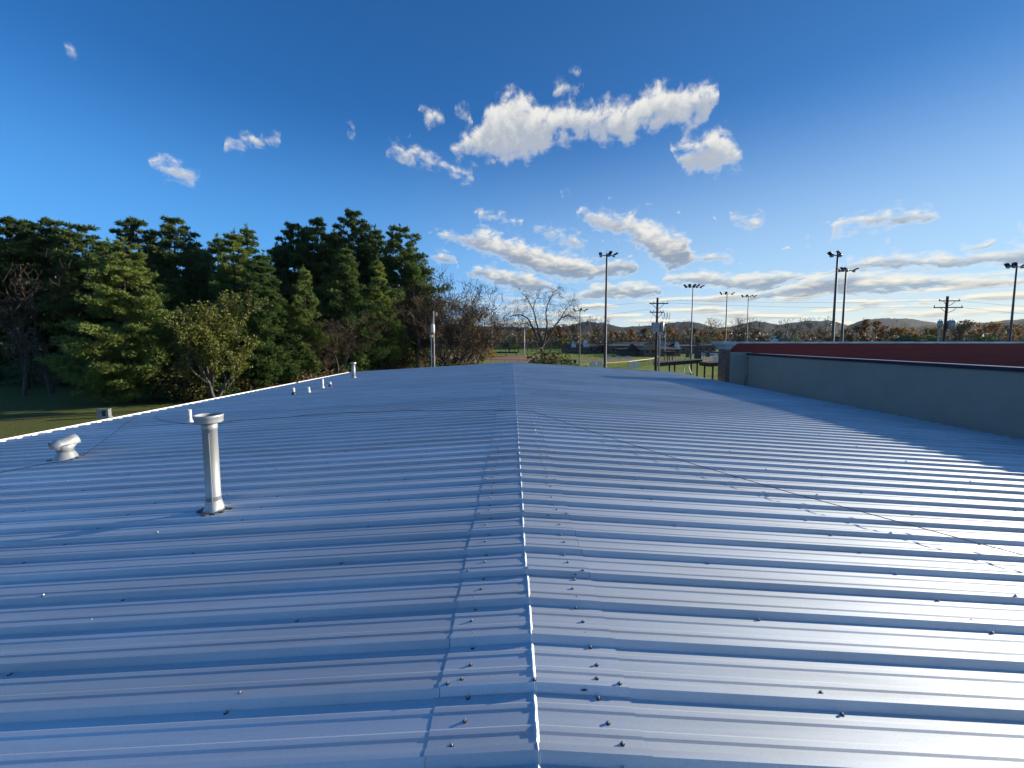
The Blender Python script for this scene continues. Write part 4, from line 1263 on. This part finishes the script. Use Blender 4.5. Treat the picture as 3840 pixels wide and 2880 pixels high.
mast(1311, 547, 50, [(-.80, 185, -40), (.22, 20, -35), (.85, 70, -24)], 'tall dark floodlight mast right behind the far roof edge, tallest in the middle', .20, .11, .85, .8)
mast(1810, 546, 57, [(-.6, -70, -24), (.50, 200, -50)], 'taller of the twin floodlight masts rising behind the red parapet', .22, .12, .65, 1.05)
mast(1828, 580, 68, [(-.9, -75, -24), (-.35, 180, -45), (.35, 200, -45), (1.0, 75, -22)], 'shorter of the twin floodlight masts rising behind the red parapet', .22, .12, 1.05, 1.0)
mast(1497, 616, 99, [(-1.2, -60, -26), (-.6, -30, -30), (0, 10, -30), (.6, 40, -30), (1.4, 75, -18)], 'floodlight mast with a wide row of lamps right of the utility pole', .20, .10, 1.5, 1.2)
mast(1571, 632, 118, [(-1.3, -60, -24), (-.4, -20, -30), (1.1, 60, -24)], 'distant floodlight mast above the left end of the red parapet', .22, .12, 1.4, 1.1)
mast(1617, 638, 128, [(-1.6, -50, -24), (-.6, -20, -30), (.6, 30, -30), (1.6, 60, -24)], 'thin distant floodlight mast second from the left behind the parapet', .18, .09, 1.8, 1.05)
mast(2197, 571, 66, [(-1.1, -70, -26), (-.4, -50, -34), (.5, 30, -30), (1.2, 70, -26)], 'floodlight mast at the right frame edge', .20, .11, 1.2, 1.1)
mast(1062, 666, 140, [(-.8, -60, -26), (.8, 60, -26)], 'thin far floodlight mast right of the twiggy bare trees', .22, .12, 1.0, 1.2)
mast(1253, 668, 90, [(-.9, -60, -26), (0, 10, -30), (1.0, 60, -26)], 'far floodlight mast between the crooked bare tree and the tall mast', .15, .08, 1.0, .95)
mast(1802, 700, 300, [(-1.2, -60, -26), (1.2, 60, -26)], 'tiny far floodlight mast beside the twin masts', .3, .2, 1.6, 2.0)
wp = at(1133, 711, 140)
pp = MB().lathe([(.16, 0), (.14, wp.z * .5), (.11, wp.z), (.02, wp.z + .05)], 10).build('flood_pole', M['white_metal'], None, True, (wp.x, 140, 0))
tag(pp, 'plain pale pole standing left of the crooked bare tree', 'pole')

def insul(parent, p, s=1.0):
    MB().lathe([(.03 * s, 0), (.05 * s, .03 * s), (.025 * s, .06 * s), (.05 * s, .09 * s), (.025 * s, .13 * s), (.04 * s, .17 * s)], 8, p).build('insulator', M['grey_metal'], parent, True)
def can(parent, p, r, h, mat='grey_metal'):
    o = MB().lathe([(r * .92, 0), (r, .03), (r, h * .90), (r * .9, h * .95), (r * .4, h)], 16, p).build('transformer', M[mat], parent, True)
    b = MB()
    for a in (-1, 1): b.lathe([(.035, 0), (.05, .05), (.03, .10), (.05, .15), (.03, .2)], 8, (p[0] + a * r * .4, p[1], p[2] + h * .95))
    b.build('bushing', M['grey_metal'], o)
    return o
# middle pole
Y = 48; p = at(1420.5, 643, Y); q = Y / F; H = p.z; up = {}
up1 = thing('utility_pole', 'dark wooden utility pole with two cross-arms and grey boxes, centre right', 'utility pole', (p.x, Y, 0), 0)
MB().lathe([(.17, 0), (.16, 3), (.12, H)], 12).build('pole', M['wood_pole'], up1, True)
for z, w0, w1 in ((H - 12.5 * q, -18 * q, 22 * q), (H - 31 * q, -17 * q, 13 * q)):
    a = MB().box((w0, -.20, z - .06), (w1, -.13, z + .06)).build('cross_arm', M['wood_pole'], up1)
    for sx in (w0 * .75, min(w1, -w0) * .75):
        MB().tube([(sx, -.19, z - .05), (0, -.16, z - .75)], .03, 5).build('brace', M['wood_pole'], up1)
    for xx in (w0 + .08, w0 * .5, w1 * .5, w1 - .06): insul(up1, (xx, -.165, z + .06), 1.1)
for i in range(3):
    MB().tube([(8 * q + i * 6 * q, -.2, H - 31 * q), (10 * q + i * 6 * q, -.22, H - 44 * q), (13 * q + i * 6 * q, -.22, H - 46 * q), (14 * q + i * 6 * q, -.2, H - 32 * q)], .028, 5).build('cutout', M['dark_metal'], up1)
MB().box((-13 * q, -.62, H - 73 * q), (1.5 * q, -.18, H - 53 * q)).build('equipment_box', M['grey_metal'], up1)
can(up1, (9 * q, -.25, H - 72 * q), 4.6 * q, 20 * q)
MB().tube([(5.5 * q, -.2, 0), (5.5 * q, -.2, H - 90 * q), (4.5 * q, -.2, H - 82 * q), (2 * q, -.2, H - 80 * q)], 2.0 * q, 8).build('riser_conduit', M['grey_metal'], up1)
# right pole
Y = 50; p = at(2047, 640, Y); q = Y / F; H = p.z
up2 = thing('utility_pole', 'wooden utility pole with two long cross-arms behind the red parapet at right', 'utility pole', (p.x, Y, 0), 0)
MB().lathe([(.19, 0), (.17, 3), (.13, H)], 12).build('pole', M['wood_pole'], up2, True)
for z, w0, w1 in ((H - 10 * q, -21 * q, 24 * q), (H - 24 * q, -31 * q, 31 * q)):
    MB().box((w0, -.22, z - .06), (w1, -.14, z + .06)).build('cross_arm', M['wood_pole'], up2)
    for sx in (w0 * .55, w1 * .55):
        MB().tube([(sx, -.2, z - .05), (sx * .55, -.2, z - .42), (0, -.18, z - .62)], .03, 5).build('brace', M['wood_pole'], up2)
    for xx in (w0 + .1, w1 - .1): insul(up2, (xx, -.18, z + .06), 1.4)
can(up2, (-15 * q, -.2, H - 66 * q), 4.5 * q, 14 * q)
can(up2, (9 * q, -.2, H - 70 * q), 7 * q, 19 * q)
MB().tube([(-14 * q, -.1, 0), (-14 * q, -.1, H - 66 * q)], .10, 8).build('riser_conduit', M['grey_metal'], up2)
# left pole by the trees
Y = 45; p = at(936, 672, Y); q = Y / F; H = p.z
up3 = thing('utility_pole', 'pale utility pole with white transformer standing in front of the bare trees', 'utility pole', (p.x, Y, 0), 0)
M['pale_pole'] = material('pale_pole', (0.42, 0.38, 0.33), .8, 0, .3, 2, stretch=(6, 6, .4))
MB().lathe([(.115, 0), (.105, 3), (.075, H)], 12).build('pole', M['pale_pole'], up3, True)
can(up3, (-.5 * q, -.30, H - 46 * q), 4.2 * q, 18 * q, 'white_metal')
for i in range(2): insul(up3, (4 * q + i * 3 * q, -.1, H - 9 * q), 1.8)
MB().box((0, -.12, H - 9.6 * q), (9 * q, -.06, H - 8.6 * q)).build('cross_arm', M['white_metal'], up3)
MB().tube([(-5 * q, -.05, 0), (-5 * q, -.05, H - 50 * q)], .05, 8).build('riser_conduit', M['white_metal'], up3)
MB().box((-6.5 * q, -.25, H - 56 * q), (-1.5 * q, -.12, H - 51 * q)).build('meter_box', M['white_metal'], up3)

def wire(name, label, a, b, sag, rad=.012, n=24, cat='wire'):
    a, b = Vector(a), Vector(b); P = []
    for i in range(n + 1):
        u = i / n; v = a.lerp(b, u); v.z -= sag * 4 * u * (1 - u); P.append(v)
    return tag(MB().tube(P, rad, 4).build(name, M['black_rubber']), label, cat)
wire('service_bundle', 'thick black cable bundle from the pale pole towards the centre utility pole', at(938, 739, 45), at(1419, 741.5, 48), .12, .030)
wire('service_bundle', 'thick black cable from the centre utility pole to the grey wall corner', at(1422, 742, 48), at(1606, 769, 22.5), .12, .018)
wire('service_bundle', 'lower black cable reaching the brick pier from the left', at(1422, 752, 48), at(1618, 773.5, 22.45), .15, .014)
wire('power_line', 'upper power line from the centre pole to the right pole', at(1442, 648, 48), at(2036, 650, 50), .25)
wire('power_line', 'lower power line from the centre pole to the right pole', at(1442, 654, 48), at(2016, 664, 50), .25)
wire('power_line', 'power line from the right pole out of the frame', at(2070, 649, 50), at(2330, 668, 50), .15)
wire('power_line', 'lower power line from the right pole out of the frame', at(2077, 664, 50), at(2330, 684, 50), .15)
wire('power_line', 'power line from the centre pole leftwards past the tall mast', at(1402, 651, 48), at(1000, 676, 66), .4)
wire('power_line', 'lower power line from the centre pole towards the far left trees', at(1403, 668, 48), at(1040, 700, 80), .4)
wire('guy_wire', 'thin guy wire slanting left from the centre utility pole', at(1411, 676, 48), at(1395, 722, 44), 0, .012, 3)

# ------------------------------------------------------------------ ball park and buildings beyond the roof
M['roof_dark'] = material('roof_dark', (0.055, 0.05, 0.05), .8, 0, .3, .8)
M['brick_far'] = material('brick_far', (0.17, 0.085, 0.06), .9, 0, .3, .6)
M['sign_white'] = material('sign_white', (0.72, 0.72, 0.68), .6, 0, .15, 1.0)
M['timber'] = material('timber', (0.30, 0.20, 0.11), .8, 0, .3, 1.5)
M['dark_wood'] = material('dark_wood', (0.045, 0.035, 0.03), .85, 0, .4, 1.5)
M['yellow'] = material('yellow', (0.55, 0.48, 0.16), .6)
M['green_paint'] = material('green_paint', (0.03, 0.08, 0.06), .6)
M['grey_roof'] = material('grey_roof', (0.32, 0.33, 0.34), .7, 0, .2, .5)

def fence(label, pts, h, top='steel_pole', group=None, mesh=True, gap=3.0):
    """chain-link fence along a polyline: posts, rails, diamond wires"""
    a0 = Vector((*pts[0], 0))
    t = thing('chain_link_fence', label, 'fence', a0, 0, group)
    post_me = MB().tube([(0, 0, 0), (0, 0, h + .05)], .035, 6).mesh('post', M['steel_pole'])
    rail = MB(); net = MB()
    for a, b in zip(pts[:-1], pts[1:]):
        a, b = Vector((*a, 0)) - a0, Vector((*b, 0)) - a0
        n = max(1, round((b - a).length / gap))
        for i in range(n): link('post', post_me, t, a.lerp(b, i / n))
        rail.tube([a + Vector((0, 0, h)), b + Vector((0, 0, h))], .03 if top != 'yellow' else .07, 6)
        if mesh:
            m = int((b - a).length / .45)
            for i in range(m):
                u0, u1 = i / m, min(1, (i + 1.8) / m)
                net.tube([a.lerp(b, u0) + Vector((0, 0, .05)), a.lerp(b, u1) + Vector((0, 0, h))], .006, 3, cap=False)
                net.tube([a.lerp(b, u1) + Vector((0, 0, .05)), a.lerp(b, u0) + Vector((0, 0, h))], .006, 3, cap=False)
    link('post', post_me, t, Vector((*pts[-1], 0)) - a0)
    rail.build('top_rail', M[top], t)
    if mesh: tag(net.build('wire_mesh', M['steel_pole'], t), kind='stuff')
    return t
g = lambda x, Y: (at(x, 760, Y).x, Y)
fence('outfield fence with pale yellow cap sweeping behind the tall mast', [g(1180, 66), g(1267, 70), g(1358, 79), g(1411, 92), g(1424, 110)], 1.45, 'yellow')
fence('chain-link backstop fence between the shelters and the far field', [g(1424, 84), g(1470, 88), g(1520, 86), g(1560, 80), g(1640, 74)], 2.2)
fence('low chain-link fence along the dirt infield left of the ridge end', [g(985, 86), g(1060, 84), g(1150, 82), g(1215, 80)], 1.6)
fence('far chain-link fence carrying the row of white banners', [g(1240, 120), g(1330, 118), g(1420, 117), g(1480, 112)], 1.5)
def banner(x0, x1, y0, y1, Y, label, name='banner', mat='sign_white', rz=0):
    a, b = at(x0, y1, Y), at(x1, y0, Y)
    t = thing(name, label, 'sign', ((a.x + b.x) / 2, Y - .06, 0), rz)
    w_ = (b.x - a.x) / 2
    MB().box((-w_, -.015, a.z), (w_, .015, b.z)).build('panel', M[mat], t)
    for s in (-1, 1): MB().tube([(s * w_ * .96, .05, 0), (s * w_ * .96, .05, b.z + .04)], .03, 6).build('post', M['steel_pole'], t)
    return t
banner(1310, 1320, 769, 775, 117, 'leftmost of three white banners on the far field fence')
banner(1330, 1340, 769, 775, 117, 'middle of three white banners on the far field fence')
banner(1351, 1362, 769, 775, 117, 'rightmost of three white banners on the far field fence')
banner(1358, 1370, 781.5, 795, 78.5, 'left half of the large white board on the near outfield fence')
banner(1370.6, 1381, 780.5, 794, 79.2, 'right half of the large white board on the near outfield fence')
banner(1541, 1562, 771, 783, 84, 'pale board on the backstop fence beside the brick pier')
for i, (x, lab) in enumerate(((1281, 'left of two white round-topped boards at the foot of the tall mast'), (1295, 'right of two white round-topped boards at the foot of the tall mast'))):
    c = at(x, 791, 71)
    t = thing('round_board', lab, 'sign', (c.x, 70.9, 0))
    n = 14; w_ = .52
    poly = [(-w_, 0, .15), (w_, 0, .15)] + [(w_ * math.cos(math.pi * k / n), 0, .75 + w_ * math.sin(math.pi * k / n)) for k in range(n + 1)]
    MB().prism(poly, (0, .04, 0)).build('panel', M['sign_white'], t)
    MB().lathe([(w_ * .55, 0), (w_ * .55, .02)], 16).build('disc', M['brick_far'], t).rotation_euler = (R(90), 0, 0)
    t.children[-1].location = (0, -.005, .75)
    MB().tube([(0, .08, 0), (0, .08, .7)], .04, 6).build('post', M['steel_pole'], t)

def shelter(label, x0, x1, yroof0, yroof1, Y, depth, name='dugout_shelter', rise=.25, posts=(0, .33, .62, .97), V=None):
    a, b = at(x0, yroof0, Y), at(x1, yroof1, Y)
    t = thing(name, label, 'shelter', (a.x, Y, 0))
    w_ = b.x - a.x
    z0, z1 = a.z, b.z
    MB().prism([(-.3, -.3, z0), (w_ + .3, -.3, z1), (w_ + .3, -.3, z1 + .5), (-.3, -.3, z0 + .5)], (0, depth, 0)).build('roof', M['dark_wood'], t)
    MB().prism([(-.34, -.34, z0 + .502), (w_ + .34, -.34, z1 + .502), (w_ + .34, -.34, z1 + .54), (-.34, -.34, z0 + .54)], (0, depth + .08, 0)).build('roof_sheet', M['roof_dark'], t)
    for u in posts:
        zt = z0 + (z1 - z0) * u
        for yy in (0, depth - .6): MB().box((w_ * u - .09, yy, 0), (w_ * u + .09, yy + .16, zt)).build('post', M['dark_wood'], t)
    if V:
        zt = z0 + (z1 - z0) * V
        for s in (-1, 1): MB().tube([(w_ * V + s * .25, -.1, zt * .95), (w_ * V + s * .75 + .4, -.1, 0)], .09, 6).build('brace', M['sign_white'], t)
    MB().box((w_ * .1, depth - .9, .42), (w_ * .9, depth - .55, .48)).build('bench', M['timber'], t)
    return t
shelter('long dark lean-to shelter with posts right of the centre utility pole', 1428, 1511, 791, 784, 60, 2.6, posts=(.36, .95), V=.64)
shelter('second dark lean-to shelter partly behind the brick pier', 1534, 1590, 792, 788, 56, 3.0, posts=(.12, .9))
shelter('low dark shelter roof just beyond the far right end of the ridge', 1200, 1240, 786, 785, 62, 3.0)
shelter('low dark dugout beside the red infield at left of the ridge end', 1070, 1116, 763, 763, 140, 4.0, posts=(.02, .5, .98))
shelter('small dark canopy behind the dugout on the far green field', 1090, 1112, 753, 753, 175, 4.0, posts=(.05, .95))
shelter('open dark shed in the far field just right of the banners', 1442, 1454, 764, 764, 110, 3.0, posts=(.05, .95))

def house(name, label, cat, x0, x1, ytop, Y, depth, wallz, wall_mat, roof_mat, gables=(), windows=0, ridge=None, fascia=None):
    a, b = at(x0, ytop, Y), at(x1, ytop, Y)
    t = thing(name, label, cat, (a.x, Y, 0)); w_ = b.x - a.x; zt = max(a.z, wallz + .6)
    MB().box((0, 0, 0), (w_, depth, wallz)).build('wall', M[wall_mat], t)
    ov = .6
    mb = MB().add([(-ov, -ov, wallz), (w_ + ov, -ov, wallz), (w_ + ov, depth + ov, wallz), (-ov, depth + ov, wallz), (depth * .35, depth / 2, zt), (w_ - depth * .35, depth / 2, zt)],
                  [(0, 1, 5, 4), (1, 2, 5), (2, 3, 4, 5), (3, 0, 4), (3, 2, 1, 0)])
    rf = mb.build('roof', M[roof_mat], t)
    if fascia: MB().box((-ov, -ov - .05, wallz - .25), (w_ + ov, -ov - .01, wallz - .01)).build('fascia', M[fascia], rf)
    for u, gw, gh, gm in gables:
        c = w_ * u
        MB().prism([(c - gw / 2, -.9, wallz - .3), (c + gw / 2, -.9, wallz - .3), (c, -.9, wallz + gh)], (0, depth * .4, 0)).build('gable', M[gm], t)
    if windows:
        for i in range(windows):
            x = w_ * (i + .5) / windows
            f = MB().box((x - .8, -.06, 1.0), (x + .8, -.005, 2.4)).build('window', M['grey_metal'], t)
            MB().box((x - .7, -.075, 1.08), (x + .7, -.062, 2.32)).build('pane', M['glass_dark'], f)
    return t
house('school_building', 'long low brick building with pale flat-pitched roof behind the ball field', 'building', 1318, 1500, 739.5, 168, 22, 3.6, 'brick_far', 'roof_dark', [(.62, 4, 2.0, 'grey_roof')], 12, fascia='sign_white')
house('field_house', 'dark hip-roofed field house with timber gable beside the flagpole', 'building', 1392, 1470, 748.5, 140, 10, 2.6, 'brick_far', 'roof_dark', [(.20, 7, 2.4, 'timber')], 6)
house('concession_stand', 'small dark-roofed stand with pale serving hatch left of the field house', 'building', 1345, 1388, 752, 146, 8, 2.4, 'dark_wood', 'roof_dark', [(.5, 4, 2.0, 'dark_wood')], 3)
house('gabled_house', 'dark-roofed house with white triangular gables left of the tall mast', 'house', 1222, 1300, 741, 176, 12, 3.0, 'brick_far', 'roof_dark', [(.22, 2.2, 2.2, 'sign_white'), (.56, 2.4, 2.8, 'sign_white')], 5)
house('brick_house', 'low brick house right of the wide floodlight mast', 'house', 1508, 1545, 739, 190, 10, 3.2, 'brick_far', 'roof_dark', [], 3)
house('gabled_shed', 'white-gabled shed right of the flagpole below the trees', 'building', 1456, 1470, 742, 158, 6, 2.6, 'brick_far', 'roof_dark', [(.5, 2.2, 2.4, 'sign_white')], 0)
house('pale_house', 'sunlit pale house glimpsed between the trunks at far left', 'house', 28, 150, 718, 92, 12, 4.0, 'sign_white', 'grey_roof', [(.45, 9, 4.0, 'sign_white')], 4)
house('far_house', 'small pale-roofed house below the hills left of the twin masts', 'house', 1690, 1716, 718, 230, 10, 8.5, 'sign_white', 'grey_roof', [], 2)

# flag
c = at(1438, 706, 130)
fl = thing('flagpole', 'tall white flagpole with a striped flag by the field house', 'flagpole', (c.x, 130, 0))
MB().lathe([(.09, 0), (.08, c.z * .5), (.05, c.z), (.09, c.z + .06), (.02, c.z + .16)], 10).build('pole', M['white_metal'], fl, True)
def flag_material():
    m = bpy.data.materials.new('flag'); m.use_nodes = True
    t = NT(m.node_tree); t.n.clear(); out = t.node('ShaderNodeOutputMaterial'); b = t.node('ShaderNodeBsdfPrincipled'); t.l.new(b.outputs[0], out.inputs[0])
    s = t.node('ShaderNodeSeparateXYZ'); t.l.new(t.node('ShaderNodeTexCoord').outputs['Generated'], s.inputs[0])
    st = t.m('GREATER_THAN', t.m('FRACT', t.m('MULTIPLY', s.outputs[2], 6.5)), .5)
    col = t.mix(st, (.42, .03, .04, 1), (.7, .68, .66, 1))
    ca = t.m('MULTIPLY', t.m('GREATER_THAN', s.outputs[0], .6), t.m('GREATER_THAN', s.outputs[2], .46))
    t.l.new(t.mix(ca, col, (.03, .045, .14, 1)), b.inputs['Base Color'])
    b.inputs['Roughness'].default_value = .8
    return m
fm = MB(); n = 12
for j in range(5):
    for i in range(n + 1):
        u = i / n; fm.v.append((-2.4 * u, .22 * math.sin(u * 7 + j * .4) * u, c.z - 2.3 - .9 * u + 1.5 * (j / 4)))
for j in range(4):
    for i in range(n): 
        a = j * (n + 1) + i; fm.f.append((a, a + 1, a + 2 + n, a + 1 + n))
fm.build('flag', flag_material(), fl, True)
# antenna-like service pole left of it
c = at(1381, 700, 150)
t = thing('service_pole', 'thin pole with a small box left of the flagpole', 'utility pole', (c.x, 150, 0))
MB().lathe([(.14, 0), (.10, c.z)], 8).build('pole', M['steel_pole'], t)
MB().box((.1, -.5, c.z - 4.6), (1.1, .1, c.z - 3.6)).build('transformer', M['grey_metal'], t)

# scoreboard cabinets by the wide mast
for i, (x0, x1, y0, y1, Y, mat, lab) in enumerate([(1481, 1489, 756, 772, 100, 'green_paint', 'green equipment cabinet at the foot of the wide floodlight mast'), (1499, 1515, 757, 775, 100, 'roof_dark', 'dark scoreboard back standing right of the wide floodlight mast'), (1525, 1533, 759, 771, 98, 'green_paint', 'small green sign panel on posts near the brick pier')]):
    banner(x0, x1, y0, y1, Y, lab, 'field_board', mat)

# electrical cabinet under the trees at left
c = on_ground(226, 902)
eb = thing('electrical_cabinet', 'pale metal cabinet on the lawn in front of the dark pines', 'cabinet', (c.x, c.y, 0), R(18)); eb.scale = (.62, .62, .62)
MB().box((-.52, -.30, .08), (.52, .30, .98)).build('body', M['grey_metal'], eb)  # body and lid greyed in colour to stand in for tree shade
MB().box((-.60, -.38, 0), (.60, .38, .08)).build('plinth', M['concrete'], eb)
MB().box((-.06, -.325, .22), (.30, -.302, .86)).build('door', M['dark_metal'], eb)
MB().prism([(-.56, -.34, .982), (.56, -.34, .982), (.56, -.34, 1.02), (-.56, -.34, 1.06)], (0, .68, 0)).build('lid', M['grey_metal'], eb)

# parked cars by the far lot
def car(x, y, Y, paint, label):
    c = on_ground(x, y); p = at(x, y, Y)
    t = thing('parked_car', label, 'car', (p.x, Y, 0), R(8))
    m = material('car_paint', paint, .3, .2)
    body = MB().prism([(-2.2, -.85, .35), (2.2, -.85, .35), (2.25, -.85, .72), (1.35, -.85, .88), (-2.0, -.85, .92), (-2.25, -.85, .75)], (0, 1.7, 0)).build('body', m, t)
    MB().prism([(-1.7, -.76, .90), (1.15, -.76, .885), (.55, -.76, 1.42), (-1.1, -.76, 1.45)], (0, 1.52, 0)).build('cabin', M['glass_dark'], t)
    MB().prism([(-1.12, -.78, 1.452), (.56, -.78, 1.422), (.50, -.78, 1.48), (-1.05, -.78, 1.50)], (0, 1.56, 0)).build('roof', m, t)
    for sx in (-1.35, 1.4):
        for sy in (-.80, .62):
            w_ = MB().lathe([(.2, 0), (.33, 0), (.33, .18), (.2, .18)], 14).build('wheel', M['black_rubber'], t)
            w_.rotation_euler = (R(-90), 0, 0); w_.location = (sx, sy, .33)
car(1546, 762, 150, (.55, .57, .6), 'silver car parked on the far lot beside the brick pier')
car(1528, 762, 152, (.5, .5, .52), 'pale car parked on the far lot, left of the silver one')
car(1284, 757, 172, (.06, .06, .07), 'dark car parked in front of the gabled house')

# ------------------------------------------------------------------ the air between here and the hills
hz = MB().box((-5600, -500, -1.5), (5600, 4200, 215.0)).build('haze', None)
hm = bpy.data.materials.new('haze'); hm.use_nodes = True
t = NT(hm.node_tree); t.n.clear()
pv = t.node('ShaderNodeVolumePrincipled')
pv.inputs['Color'].default_value = (0.72, 0.84, 1.0, 1)
pv.inputs['Density'].default_value = 0.000035
pv.inputs['Anisotropy'].default_value = 0.2
t.l.new(pv.outputs[0], t.node('ShaderNodeOutputMaterial').inputs['Volume'])
hz.data.materials.append(hm)
tag(hz, kind='stuff')
